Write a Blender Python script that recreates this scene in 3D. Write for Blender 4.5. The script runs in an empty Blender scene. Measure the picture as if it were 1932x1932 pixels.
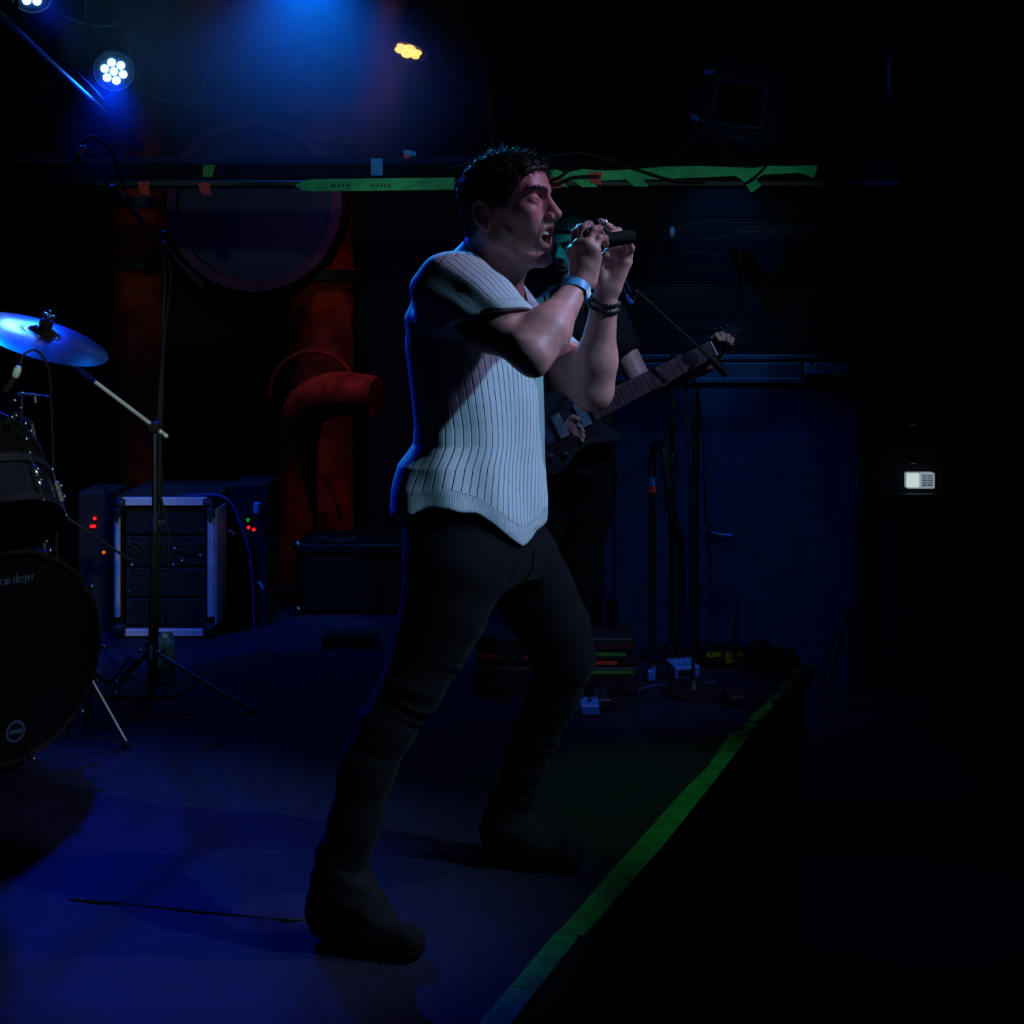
import bpy, math, random
import numpy as np
from mathutils import Vector, Matrix
random.seed(7); RNG = np.random.default_rng(7)
SC = bpy.context.scene
COL = SC.collection
PI = math.pi
# ---------------------------------------------------------------- camera
F = 2661.0            # focal length in pixels of the 1932 px frame
CAMZ = 1.36           # metres above the stage deck (deck top is z = 0)
HOR = 572.0           # row of the horizon
cam = bpy.data.cameras.new('camera'); camo = bpy.data.objects.new('camera', cam); COL.objects.link(camo)
cam.sensor_width = 36; cam.lens = F / 1932 * 36; cam.shift_y = -(966 - HOR) / 1932
camo.location = (0, 0, CAMZ); camo.rotation_euler = (PI / 2, 0, 0)
cam.clip_start = 0.05; cam.clip_end = 60
SC.camera = camo
# ---------------------------------------------------------------- colour and world
SC.view_settings.view_transform = 'Standard'; SC.view_settings.look = 'None'
SC.view_settings.gamma = 1; SC.view_settings.exposure = 0; SC.view_settings.use_curve_mapping = False
SC.cycles.use_denoising = True
SC.cycles.max_bounces = 5; SC.cycles.diffuse_bounces = 2; SC.cycles.glossy_bounces = 3
SC.cycles.transmission_bounces = 4; SC.cycles.volume_bounces = 0
SC.cycles.sample_clamp_indirect = 3
SC.cycles.volume_step_rate = 2
w = bpy.data.worlds.new('world'); SC.world = w; w.use_nodes = True
w.node_tree.nodes['Background'].inputs[0].default_value = (0.02, 0.05, 0.25, 1)
w.node_tree.nodes['Background'].inputs[1].default_value = 0.0

def P(px, py, Y):
    """the point at depth Y that the photograph shows at that column and row"""
    return Vector(((px - 966) / F * Y, Y, CAMZ - (py - HOR) / F * Y))
def A(px, py, Y): return np.array(P(px, py, Y), dtype=np.float64)

# ---------------------------------------------------------------- lights
def spot(name, loc, aim, color, power, angle, blend=0.4, size=0.06, spec=1.0):
    l = bpy.data.lights.new(name, 'SPOT'); o = bpy.data.objects.new(name, l); COL.objects.link(o)
    l.color = color; l.energy = power; l.spot_size = math.radians(angle); l.spot_blend = blend
    l.shadow_soft_size = size; l.specular_factor = spec
    o.location = loc
    o.rotation_euler = (Vector(aim) - Vector(loc)).to_track_quat('-Z', 'Y').to_euler()
    return o
BLUE = (0.0, 0.03, 1.0); CYAN = (0.02, 0.38, 1.0)
PAR1 = P(215, 135, 6.9); PAR2 = P(60, -14, 6.6); AMB = P(770, 97, 7.2)
# front-of-house key from the audience side, high right
spot('key_light', (2.6, 2.1, 3.1), (-0.06, 3.12, 0.70), (0.34, 0.66, 1.0), 280, 22, 0.7, 0.05)
spot('lilac_light', (2.2, 3.05, 3.15), (0.0, 3.1, 1.35), (0.60, 0.53, 1.0), 150, 34, 0.6, 0.05)
# blue backlight from the two LED cans
spot('par_light_back', PAR1 + Vector((0.06, -0.22, -0.05)), (-1.25, 2.15, 0.0), BLUE, 700, 38, 1.0, 0.06)
spot('par_light_left', PAR2 + Vector((0.1, -0.25, -0.05)), (-0.55, 3.0, 1.0), BLUE, 480, 26, 1.0, 0.06)
spot('moving_light', P(588, -118, 6.30), (-0.15, 3.1, 1.45), CYAN, 900, 17, 0.8, 0.05)
# ---------------------------------------------------------------- materials
def mat(name, col, rough=0.6, metal=0.0, noise=0.15, scale=30, bump=0.0, emit=None, estr=0, spec=0.5, coat=0, sheen=0, trans=0, attr=None, rib=None, sss=0):
    m = bpy.data.materials.new(name); m.use_nodes = True
    nt = m.node_tree; N = nt.nodes; L = nt.links; b = N['Principled BSDF']
    tc = N.new('ShaderNodeTexCoord'); nz = N.new('ShaderNodeTexNoise')
    nz.inputs['Scale'].default_value = scale; nz.inputs['Detail'].default_value = 5
    L.new(tc.outputs['Object'], nz.inputs['Vector'])
    mx = N.new('ShaderNodeMix'); mx.data_type = 'RGBA'; mx.blend_type = 'MULTIPLY'
    mx.inputs[0].default_value = 1
    if attr:
        at = N.new('ShaderNodeAttribute'); at.attribute_name = attr
        L.new(at.outputs['Color'], mx.inputs[6])
    else: mx.inputs[6].default_value = (*col, 1)
    mr = N.new('ShaderNodeMapRange'); mr.inputs[3].default_value = 1 - noise * 1.5; mr.inputs[4].default_value = 1 + noise * .5
    mr.inputs[1].default_value = .3; mr.inputs[2].default_value = .7
    L.new(nz.outputs[0], mr.inputs[0]); L.new(mr.outputs[0], mx.inputs[7])
    L.new(mx.outputs[2], b.inputs['Base Color'])
    b.inputs['Roughness'].default_value = rough; b.inputs['Metallic'].default_value = metal
    b.inputs['Specular IOR Level'].default_value = spec; b.inputs['Coat Weight'].default_value = coat
    b.inputs['Sheen Weight'].default_value = sheen; b.inputs['Transmission Weight'].default_value = trans
    if sss:
        b.inputs['Subsurface Weight'].default_value = sss; b.inputs['Subsurface Radius'].default_value = (1, .35, .2); b.inputs['Subsurface Scale'].default_value = .006
    if emit: b.inputs['Emission Color'].default_value = (*emit, 1); b.inputs['Emission Strength'].default_value = estr
    if bump or rib:
        bp = N.new('ShaderNodeBump'); bp.inputs['Strength'].default_value = 1; bp.inputs['Distance'].default_value = max(bump, 1e-5)
        L.new(nz.outputs[0], bp.inputs['Height']); L.new(bp.outputs[0], b.inputs['Normal'])
        if rib:
            at = N.new('ShaderNodeAttribute'); at.attribute_name = 'rib'
            pp = N.new('ShaderNodeMath'); pp.operation = 'PINGPONG'; pp.inputs[1].default_value = .5
            L.new(at.outputs['Fac'], pp.inputs[0])
            m2 = N.new('ShaderNodeMapRange'); m2.inputs[1].default_value = 0; m2.inputs[2].default_value = .13; m2.interpolation_type = 'SMOOTHSTEP'
            L.new(pp.outputs[0], m2.inputs[0])
            b2 = N.new('ShaderNodeBump'); b2.inputs['Distance'].default_value = rib; b2.inputs['Strength'].default_value = 1
            L.new(m2.outputs[0], b2.inputs['Height']); L.new(bp.outputs[0], b2.inputs['Normal']); L.new(b2.outputs[0], b.inputs['Normal'])
    return m
M = {}
def mk(k, *a, **kw): M[k] = mat(k, *a, **kw)
mk('black_paint', (.012, .012, .014), .55)
mk('black_plastic', (.012, .012, .015), .6, spec=.25)
mk('mic_black', (.004, .004, .005), .8, spec=.15)
mk('black_rubber', (.01, .01, .011), .8)
mk('black_cloth', (.008, .008, .010), .95, bump=.0006, scale=300, spec=.1)
mk('black_metal', (.02, .02, .024), .5, .3, spec=.3)
mk('chrome', (.75, .77, .8), .24, 1, noise=.03)
mk('steel', (.45, .46, .5), .3, 1, noise=.1)
mk('aluminium', (.55, .57, .62), .55, .3, noise=.12)
mk('wall_black', (.010, .010, .013), .9, bump=.004, scale=8)
mk('wall_dark', (.007, .007, .009), .85, bump=.004, scale=12)
mk('door_paint', (.13, .14, .17), .6, bump=.001, scale=10, noise=.2)
mk('pale_paint', (.5, .55, .6), .5, noise=.1)
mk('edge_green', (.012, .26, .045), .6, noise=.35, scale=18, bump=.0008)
mk('green_tape', (.01, .66, .17), .55, noise=.25, scale=18, bump=.0008)
mk('green_tape_dull', (.06, .34, .03), .55, noise=.3, scale=18, bump=.0008)
mk('red_tape', (.75, .05, .03), .6, noise=.25, scale=30)
mk('orange_tape', (.95, .07, .025), .6, noise=.25, scale=30)
mk('blue_tape', (.02, .30, .80), .6, noise=.15)
mk('red_steel', (.5, .055, .012), .85, .0, spec=.12, noise=.45, scale=9, bump=.002)
mk('dull_red', (.09, .006, .012), .6, noise=.3, scale=9)
mk('satin_chrome', (.85, .85, .75), .35, .35, noise=.1)
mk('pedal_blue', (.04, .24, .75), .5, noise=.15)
mk('bronze', (.70, .42, .32), .24, 1, noise=.25, scale=14)
mk('drum_wood', (.035, .015, .012), .3, 0, noise=.4, scale=12, coat=.5)
mk('drum_shell', (.010, .018, .032), .3, .2, noise=.2, coat=.6)
mk('drum_head_black', (.005, .005, .006), .9, spec=.1)
mk('drum_print', (.07, .17, .24), .6)
mk('knob', (.35, .38, .45), .25, 1)
mk('panel_black', (.013, .013, .016), .4, .2)
mk('carton', (.12, .36, .62), .5, noise=.9, scale=22)
mk('white_plastic', (.7, .72, .7), .45, noise=.05)
mk('teeth', (.8, .78, .72), .2, noise=.03)
mk('fret_wood', (.11, .08, .09), .45, noise=.3, scale=40)
mk('guitar_body', (.02, .035, .045), .25, coat=.6)
mk('pickup_cover', (.14, .25, .33), .4)
mk('red_led', (.3, 0, 0), .3, emit=(1, .01, .015), estr=1.6)
mk('green_led', (0, .3, 0), .3, emit=(.01, .55, .03), estr=.5)
mk('orange_led', (.3, .1, 0), .3, emit=(1, .16, 0), estr=.7)
mk('blue_lamp', (.2, .4, 1), .3, emit=(.10, .42, 1), estr=36)
mk('amber_lamp', (1, .6, .2), .3, emit=(1, .42, .09), estr=2.6)
mk('added_glow_panel', (.8, .85, .8), .4, emit=(.66, .82, .76), estr=.8, noise=.05)  # emission added to make the white wall unit bright
mk('added_glow_vents', (.8, .85, .8), .4, emit=(.42, .52, .62), estr=.5, noise=.05)  # same added glow, weaker, for the unit's housing
mk('label_white', (.75, .8, .85), .4)
mk('thread', (.03, .07, .28), .5)

# ---------------------------------------------------------------- objects
def world_loc(o):
    v = Vector((0, 0, 0))
    while o: v += o.location; o = o.parent
    return v
def tag(o, label=None, cat=None, group=None, kind=None):
    if label: o['label'] = label
    if cat: o['category'] = cat
    if group: o['group'] = group
    if kind: o['kind'] = kind
    return o
def empty(name, loc, label, cat, group=None, kind=None):
    o = bpy.data.objects.new(name, None); COL.objects.link(o); o.location = loc; o.empty_display_size = .05
    return tag(o, label, cat, group, kind)
def from_arrays(name, V, Fc, material, parent=None, smooth=True, attrs=None):
    """V (n,3) world coordinates, Fc (m,4) quads"""
    V = np.asarray(V, dtype=np.float32); Fc = np.asarray(Fc, dtype=np.int32)
    off = np.array(world_loc(parent) if parent else (0, 0, 0), dtype=np.float32)
    me = bpy.data.meshes.new(name); k = Fc.shape[1]
    me.vertices.add(len(V)); me.vertices.foreach_set('co', (V - off).ravel())
    me.loops.add(Fc.size); me.loops.foreach_set('vertex_index', Fc.ravel())
    me.polygons.add(len(Fc)); me.polygons.foreach_set('loop_start', np.arange(0, Fc.size, k, dtype=np.int32))
    me.polygons.foreach_set('use_smooth', np.full(len(Fc), smooth))
    for nm, (typ, arr) in (attrs or {}).items():
        a = me.attributes.new(nm, typ, 'POINT')
        a.data.foreach_set('color' if 'COLOR' in typ else 'value', np.asarray(arr, dtype=np.float32).ravel())
    me.materials.append(M[material]); me.update(calc_edges=True)
    o = bpy.data.objects.new(name, me); COL.objects.link(o)
    if parent: o.parent = parent
    return o
def frame(z, x=None):
    z = Vector(z).normalized(); x = Vector(x) if x is not None else (Vector((0, 0, 1)) if abs(z.z) < .9 else Vector((1, 0, 0)))
    x = (x - z * x.dot(z)).normalized(); return x, z.cross(x), z
class MB:
    def __init__(s): s.v = []; s.f = []
    def add(s, vs, fs):
        b = len(s.v); s.v += [Vector(v) for v in vs]; s.f += [tuple(b + i for i in f) for f in fs]; return s
    def box(s, c, size, R=None, bev=0.0):
        c = Vector(c); hx, hy, hz = [q / 2 for q in size]
        R = R or Matrix.Identity(3)
        if bev <= 0:
            vs = [c + R @ Vector((x * hx, y * hy, z * hz)) for x in (-1, 1) for y in (-1, 1) for z in (-1, 1)]
            return s.add(vs, [(0, 1, 3, 2), (4, 6, 7, 5), (0, 4, 5, 1), (2, 3, 7, 6), (0, 2, 6, 4), (1, 5, 7, 3)])
        b = min(bev, hx * .9, hy * .9, hz * .9)        # chamfered box: 24 vertices
        vs = []; idx = {}
        for sx in (-1, 1):
            for sy in (-1, 1):
                for sz in (-1, 1):
                    for a in range(3):
                        p = [sx * hx, sy * hy, sz * hz]
                        for q in range(3):
                            if q != a: p[q] -= (sx, sy, sz)[q] * b
                        idx[(sx, sy, sz, a)] = len(vs); vs.append(c + R @ Vector(p))
        fs = []
        for a in range(3):
            u, w_ = [q for q in range(3) if q != a]
            for sg in (-1, 1):
                q = []
                for (su, sw) in ((-1, -1), (1, -1), (1, 1), (-1, 1)):
                    k = [0, 0, 0]; k[a] = sg; k[u] = su; k[w_] = sw; q.append(idx[(*k, a)])
                fs.append(q)
            for su in (-1, 1):
                for sw in (-1, 1):
                    k0 = [0, 0, 0]; k1 = [0, 0, 0]; k0[a] = -1; k1[a] = 1
                    for k in (k0, k1): k[u] = su; k[w_] = sw
                    fs.append([idx[(*k0, u)], idx[(*k1, u)], idx[(*k1, w_)], idx[(*k0, w_)]])
        for sx in (-1, 1):
            for sy in (-1, 1):
                for sz in (-1, 1): fs.append([idx[(sx, sy, sz, a)] for a in range(3)])
        return s.add(vs, fs)
    def cyl(s, a, b, ra, rb=None, n=16, cap=True):
        a, b = Vector(a), Vector(b); rb = ra if rb is None else rb
        x, y, z = frame(b - a)
        vs = [c + (x * math.cos(t) + y * math.sin(t)) * r for c, r in ((a, ra), (b, rb)) for t in [2 * PI * i / n for i in range(n)]]
        fs = [(i, (i + 1) % n, n + (i + 1) % n, n + i) for i in range(n)]
        if cap: fs += [tuple(range(n))[::-1], tuple(range(n, 2 * n))]
        return s.add(vs, fs)
    def tube(s, pts, r, n=8, cap=True):
        pts = [Vector(p) for p in pts]; rs = r if isinstance(r, (list, tuple)) else [r] * len(pts)
        vs = []; x = None
        for i, p in enumerate(pts):
            d = pts[min(i + 1, len(pts) - 1)] - pts[max(i - 1, 0)]
            x, y, z = frame(d, x if (x is not None and abs(Vector(x).dot(d.normalized())) < .98) else None)
            vs += [p + (x * math.cos(t) + y * math.sin(t)) * rs[i] for t in [2 * PI * k / n for k in range(n)]]
        fs = []
        for i in range(len(pts) - 1):
            for k in range(n): fs.append((i * n + k, i * n + (k + 1) % n, (i + 1) * n + (k + 1) % n, (i + 1) * n + k))
        if cap: fs += [tuple(range(n))[::-1], tuple(range((len(pts) - 1) * n, len(pts) * n))]
        return s.add(vs, fs)
    def lathe(s, c, axis, prof, n=32, xdir=None, closed=False):
        """prof: list of (radius, height along axis)"""
        c = Vector(c); x, y, z = frame(axis, xdir); vs = []
        for r, h in prof:
            vs += [c + z * h + (x * math.cos(t) + y * math.sin(t)) * r for t in [2 * PI * k / n for k in range(n)]]
        m = len(prof); fs = []
        for i in range(m if closed else m - 1):
            j = (i + 1) % m
            for k in range(n): fs.append((i * n + k, i * n + (k + 1) % n, j * n + (k + 1) % n, j * n + k))
        if not closed: fs += [tuple(range(n))[::-1], tuple(range((m - 1) * n, m * n))]
        return s.add(vs, fs)
    def sphere(s, c, r, n=12, m=8, sc=(1, 1, 1), R=None):
        c = Vector(c); R = R or Matrix.Identity(3); vs = [c + R @ Vector((0, 0, r * sc[2]))]
        for i in range(1, m):
            for k in range(n):
                p = PI * i / m; t = 2 * PI * k / n
                vs.append(c + R @ Vector((r * sc[0] * math.sin(p) * math.cos(t), r * sc[1] * math.sin(p) * math.sin(t), r * sc[2] * math.cos(p))))
        vs.append(c + R @ Vector((0, 0, -r * sc[2]))); e = len(vs) - 1
        fs = [(0, 1 + k, 1 + (k + 1) % n) for k in range(n)]
        for i in range(m - 2):
            for k in range(n): fs.append((1 + i * n + k, 1 + (i + 1) * n + k, 1 + (i + 1) * n + (k + 1) % n, 1 + i * n + (k + 1) % n))
        fs += [(e, 1 + (m - 2) * n + (k + 1) % n, 1 + (m - 2) * n + k) for k in range(n)]
        return s.add(vs, fs)
    def prism(s, poly, o, ux, uy, depth):
        """poly 2-D outline at origin o with axes ux, uy, thick along ux x uy"""
        o, ux, uy = Vector(o), Vector(ux), Vector(uy); nz = ux.cross(uy).normalized() * depth; n = len(poly)
        vs = [o + ux * a + uy * b for a, b in poly]; vs += [v + nz for v in vs]
        return s.add(vs, [tuple(range(n))[::-1], tuple(range(n, 2 * n))] + [(i, (i + 1) % n, n + (i + 1) % n, n + i) for i in range(n)])
    def build(s, name, material, parent=None, smooth=False):
        off = world_loc(parent) if parent else Vector((0, 0, 0))
        me = bpy.data.meshes.new(name); me.from_pydata([v - off for v in s.v], [], s.f)
        me.materials.append(M[material]); me.update()
        import bmesh
        bm = bmesh.new(); bm.from_mesh(me); bmesh.ops.recalc_face_normals(bm, faces=bm.faces)
        if smooth:
            for f in bm.faces: f.smooth = True
            for e in bm.edges:
                if len(e.link_faces) == 2 and e.calc_face_angle(0) > .7: e.smooth = False
        bm.to_mesh(me); bm.free()
        o = bpy.data.objects.new(name, me); COL.objects.link(o)
        if parent: o.parent = parent
        return o
def copy_tree(o, parent=None):
    c = o.copy(); COL.objects.link(c); c.parent = parent
    for ch in list(o.children): copy_tree(ch, c)
    return c
def arc(c, ax, ay, r, t0, t1, n):
    return [Vector(c) + Vector(ax) * r * math.cos(t0 + (t1 - t0) * i / n) + Vector(ay) * r * math.sin(t0 + (t1 - t0) * i / n) for i in range(n + 1)]
def spline(pts, n=8):
    pts = [Vector(p) for p in pts]; q = [pts[0]] + pts + [pts[-1]]; out = []
    for i in range(1, len(q) - 2):
        for k in range(n):
            t = k / n; a, b, c, d = q[i - 1:i + 3]
            out.append(.5 * ((2 * b) + (c - a) * t + (2 * a - 5 * b + 4 * c - d) * t * t + (3 * b - a - 3 * c + d) * t ** 3))
    return out + [pts[-1]]

# ---------------------------------------------------------------- implicit surfaces (bodies and clothes)
def smin(a, b, k):
    h = np.maximum(k - np.abs(a - b), 0) / k; return np.minimum(a, b) - h * h * k * .25
def smax(a, b, k): return -smin(-a, -b, k)
def rc(a, b, ra, rb=None):
    a = np.array(a, dtype=np.float32); b = np.array(b, dtype=np.float32); rb = ra if rb is None else rb
    ab = b - a; l2 = float(ab @ ab) + 1e-12
    def f(p):
        q = p - a; t = np.clip((q @ ab) / l2, 0, 1)
        return np.sqrt(((q - t[:, None] * ab) ** 2).sum(1)) - (ra + (rb - ra) * t)
    return f
def ell(c, r, R=None):
    c = np.array(c, dtype=np.float32); r = np.array(r, dtype=np.float32); R = None if R is None else np.array(R, dtype=np.float32)
    def f(p):
        q = p - c
        if R is not None: q = q @ R
        k0 = np.sqrt(((q / r) ** 2).sum(1)); k1 = np.sqrt(((q / (r * r)) ** 2).sum(1)) + 1e-9
        return np.where(k0 < .05, -r.min(), k0 * (k0 - 1) / k1)
    return f
def half(c, n):
    """inside where (p - c).n < 0"""
    c = np.array(c, dtype=np.float32); n = np.array(n, dtype=np.float32); n = n / np.linalg.norm(n)
    return lambda p: (p - c) @ n
def chain(pts, rs, k=.008):
    fs = [rc(pts[i], pts[i + 1], rs[i], rs[i + 1]) for i in range(len(pts) - 1)]
    def f(p):
        d = fs[0](p)
        for g in fs[1:]: d = smin(d, g(p), k)
        return d
    return f
class SDF:
    """ordered list of smooth unions ('u'), cuts ('s') and engraved lines"""
    def __init__(s): s.ops = []
    def u(s, f, k=.02): s.ops.append((f, 'u', k)); return s
    def s(s_, f, k=.01): s_.ops.append((f, 's', k)); return s_
    def full(s, p):
        d = None
        for f, o, k in s.ops:
            v = f(p)
            if d is None: d = v
            elif o == 'u': d = smin(d, v, k)
            else: d = smax(d, -v, k)
        return d
    def near(s, c, R):
        c = np.array([c], dtype=np.float32); out = []
        for f, o, k in s.ops:
            if float(f(c)[0]) - R * 1.25 < k: out.append((f, o, k))
        return out
def nets(sdf, lo, hi, h, N=20):
    """sparse surface nets over the box lo..hi at spacing h -> vertices, quads"""
    lo = np.array(lo, dtype=np.float64); nb = np.ceil((np.array(hi) - lo) / (h * N)).astype(int)
    ks, vs, qs = [], [], []
    R = h * (N + 3) * .5 * math.sqrt(3)
    ii = np.arange(-1, N + 1); G = np.stack(np.meshgrid(ii, ii, ii, indexing='ij'), -1).reshape(-1, 3)
    BIG = 1 << 20
    for bx in range(nb[0]):
        for by in range(nb[1]):
            for bz in range(nb[2]):
                i0 = np.array([bx, by, bz]) * N; c = lo + (i0 + N / 2 - .5) * h
                ops = sdf.near(c, R)
                if not any(o == 'u' for _, o, _ in ops): continue
                cd = float(sdf.full(np.array([c], dtype=np.float32))[0])
                if abs(cd) > R * 1.5: continue
                p = (lo + (G + i0) * h).astype(np.float32); d = None
                for f, o, k in ops:
                    if d is None:
                        if o == 'u': d = f(p)
                        continue
                    v = f(p)
                    d = smin(d, v, k) if o == 'u' else smax(d, -v, k)
                n2 = N + 2; V = d.reshape(n2, n2, n2); S = V < 0
                if S.all() or not S.any(): continue
                m = N + 1; acc = np.zeros((m, m, m, 3)); cnt = np.zeros((m, m, m))
                for ax in range(3):
                    o1, o2 = [q for q in range(3) if q != ax]
                    for a_ in (0, 1):
                        for b_ in (0, 1):
                            st = [slice(0, m)] * 3; st[o1] = slice(a_, a_ + m); st[o2] = slice(b_, b_ + m)
                            en = list(st); en[ax] = slice(1, m + 1)
                            v0 = V[tuple(st)]; v1 = V[tuple(en)]; x = (v0 < 0) != (v1 < 0)
                            t = np.where(x, v0 / np.where(x, v0 - v1, 1), 0)
                            acc[..., ax] += np.where(x, t, 0); acc[..., o1] += x * a_; acc[..., o2] += x * b_; cnt += x
                act = cnt > 0; ci = np.argwhere(act)
                pos = lo + (ci - 1 + i0 + acc[act] / cnt[act][:, None]) * h
                gi = ci - 1 + i0 + 1
                ks.append(gi[:, 0] * BIG * BIG + gi[:, 1] * BIG + gi[:, 2]); vs.append(pos)
                for ax in range(3):
                    o1, o2 = (ax + 1) % 3, (ax + 2) % 3
                    st = [slice(1, m)] * 3; en = list(st); en[ax] = slice(2, m + 1)
                    s0 = S[tuple(st)]; s1 = S[tuple(en)]
                    e = np.argwhere(s0 != s1)
                    if not len(e): continue
                    flip = s0[tuple(e.T)]
                    g = e + i0 + 1; u1 = np.zeros(3, int); u1[o1] = 1; u2 = np.zeros(3, int); u2[o2] = 1
                    q = np.stack([g - u1 - u2, g - u2, g, g - u1], 1)
                    q[~flip] = q[~flip][:, ::-1]
                    qs.append(q[..., 0] * BIG * BIG + q[..., 1] * BIG + q[..., 2])
    ks = np.concatenate(ks); vs = np.concatenate(vs); qs = np.concatenate(qs)
    uk, first = np.unique(ks, return_index=True)
    Q = np.searchsorted(uk, qs)
    ok = (uk[np.minimum(Q, len(uk) - 1)] == qs).all(1)
    return vs[first], Q[ok]
# ================================================================ the setting
def struct(o): o['kind'] = 'structure'; return o
def carpet(name, col, rough=.75):
    m = mat(name, col, rough, noise=.35, scale=7, spec=.35); nt = m.node_tree; N = nt.nodes; L = nt.links; b = N['Principled BSDF']
    tc = N.new('ShaderNodeTexCoord'); mp = N.new('ShaderNodeMapping'); mp.inputs['Rotation'].default_value = (0, 0, math.radians(38)); L.new(tc.outputs['Object'], mp.inputs[0])
    wv = N.new('ShaderNodeTexWave'); wv.inputs['Scale'].default_value = 26; wv.inputs['Distortion'].default_value = 1.2; wv.inputs['Detail'].default_value = 2; L.new(mp.outputs[0], wv.inputs[0])
    nz = N.new('ShaderNodeTexNoise'); nz.inputs['Scale'].default_value = 420; L.new(tc.outputs['Object'], nz.inputs['Vector'])
    ad = N.new('ShaderNodeMath'); L.new(wv.outputs['Fac'], ad.inputs[0]); L.new(nz.outputs[0], ad.inputs[1])
    bp = N.new('ShaderNodeBump'); bp.inputs['Distance'].default_value = .0022; L.new(ad.outputs[0], bp.inputs['Height']); L.new(bp.outputs[0], b.inputs['Normal'])
    M[name] = m
carpet('stage_carpet', (.005, .007, .034))
# stage deck: its front edge runs away to the right
eA = P(905, 1932, CAMZ * F / (1932 - HOR)); eB = P(1525, 1255, CAMZ * F / (1255 - HOR)); eA.z = eB.z = 0
ed = (eB - eA).normalized(); en = Vector((ed.y, -ed.x, 0))            # towards the pit
off = en * 0.02
eN = eA + off - ed * 4.5; eF = eB + off
FL = -1.05
mb = MB(); pts = [(eN.x, eN.y), (eF.x, eF.y), (eF.x - 6.5, eF.y + .35), (-5.5, eN.y)]
pts = [(eN.x, eN.y), (eF.x, eF.y), (.36, 5.52), (.25, 6.75), (-5.0, 6.75), (-5.0, eN.y)]
mb.prism(pts, (0, 0, -.06), (1, 0, 0), (0, 1, 0), .06)
struct(mb.build('stage_floor', 'stage_carpet'))
# plywood panels of the skirt below the edge, one by one
L_ = (eF - eN).length; sk = empty('stage_skirt', eN + Vector((0, 0, FL)), None, None, kind='structure')
for i in range(8):
    a = eN + ed * (L_ * i / 8 + .004); b = eN + ed * (L_ * (i + 1) / 8 - .004); mb = MB()
    a2, b2 = a - en * .05, b - en * .05
    mb.prism([(0, 0), ((b - a).length, 0), ((b - a).length, 1.05 - .06), (0, 1.05 - .06)], Vector((a2.x, a2.y, FL)), ed, (0, 0, 1), .018); mb.build('panel', 'wall_black', sk)
mb = MB(); mb.box((0, 3.2, FL - .05), (11.4, 13, .1)); struct(mb.build('floor', 'wall_black'))
WY = 8.7; CZ = 3.25
mb = MB(); mb.box((0, 3.2, CZ + .05), (11.4, 13, .1)); struct(mb.build('ceiling', 'wall_black'))
mb = MB(); mb.box((-5.6, 3.2, 1.1), (.1, 13, 4.4)); struct(mb.build('wall_left', 'wall_black'))
mb = MB(); mb.box((5.6, 3.2, 1.1), (.1, 13, 4.4)); struct(mb.build('wall_right', 'wall_black'))
mb = MB(); mb.box((0, -3.2, 1.1), (11.4, .1, 4.4)); struct(mb.build('wall_front', 'wall_black'))
mb = MB(); mb.box((0, WY + .10, 1.1), (11.4, .1, 4.4)); wb_ = struct(mb.build('wall_back', 'wall_black'))
# horizontal boards on the far wall right of the columns
def wx(px, Y=WY): return (px - 966) / F * Y
def wz(py, Y=WY): return CAMZ - (py - HOR) / F * Y
b0 = None
for i, py in enumerate(range(380, 662, 31)):
    for (xa, xb) in ((wx(1090), wx(1395)), (wx(1398), wx(1700)), (wx(1703), wx(2400))):
        if b0 is None: pass
        mb = MB(); mb.box(((xa + xb) / 2, WY + .035, wz(py + 15)), (xb - xa - .006, .03, .094), bev=.004); mb.build('board', 'wall_dark', wb_)
# double door with pale leaves, lintel and closer
dz0, dzt = FL, wz(722)
d1 = empty('door_1', (wx(1460), WY, FL), None, None, kind='structure')
for nm, xa, xb in (('door_leaf', wx(1150), wx(1312)), ('door_leaf', wx(1318), wx(1600))):
    mb = MB(); mb.box(((xa + xb) / 2, WY, (dz0 + dzt) / 2), (xb - xa, .045, dzt - dz0), bev=.004); lf = mb.build(nm, 'door_paint', d1)
mb = MB(); hx, hz = wx(1341), wz(1003)
mb.lathe((hx, WY - .023, hz), (0, -1, 0), [(.026, 0), (.026, .006), (.011, .009), (.010, .045), (.001, .046)], 18)
mb.tube(spline([(hx, WY - .062, hz), (hx + .02, WY - .068, hz), (hx + .06, WY - .068, hz - .008), (hx + .125, WY - .066, hz - .012)], 4), .009, 8)
mb.lathe((hx, WY - .023, hz + .05), (0, -1, 0), [(.014, 0), (.014, .01), (.001, .012)], 14)
mb.build('door_handle', 'steel', lf, True)
mb = MB()
for xa in (1144, 1606): mb.box((wx(xa), WY - .02, (dz0 + wz(722)) / 2), (.045, .10, wz(722) - dz0), bev=.004)
mb.box((wx(1375), WY - .02, wz(717)), (wx(1612) - wx(1138), .10, .03), bev=.004)
mb.build('door_frame', 'door_paint', d1)
tr = empty('trim_1', (wx(1385), WY, wz(720)), None, None, kind='structure')
mb = MB(); mb.box((wx(1385), WY - .03, wz(699)), (wx(1622) - wx(1150), .06, .10), bev=.006); mb.build('lintel_panel', 'door_paint', tr)
mb = MB(); mb.box((wx(1385), WY - .0275, wz(674)), (wx(1624) - wx(1150), .055, .034), bev=.006); mb.build('lintel_rail', 'door_paint', tr)
cl = empty('door_closer', P(1559, 697, WY - .13), 'pale rectangular door closer box in black surround at right end of the lintel', 'door closer')
mb = MB(); mb.box(P(1559, 696, WY - .085), (.30, .03, .105), bev=.006); mb.build('back_plate', 'black_plastic', cl)
mb = MB(); mb.box(P(1559, 696, WY - .115), (.268, .03, .073), bev=.006); mb.build('cover', 'pale_paint', cl)
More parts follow.
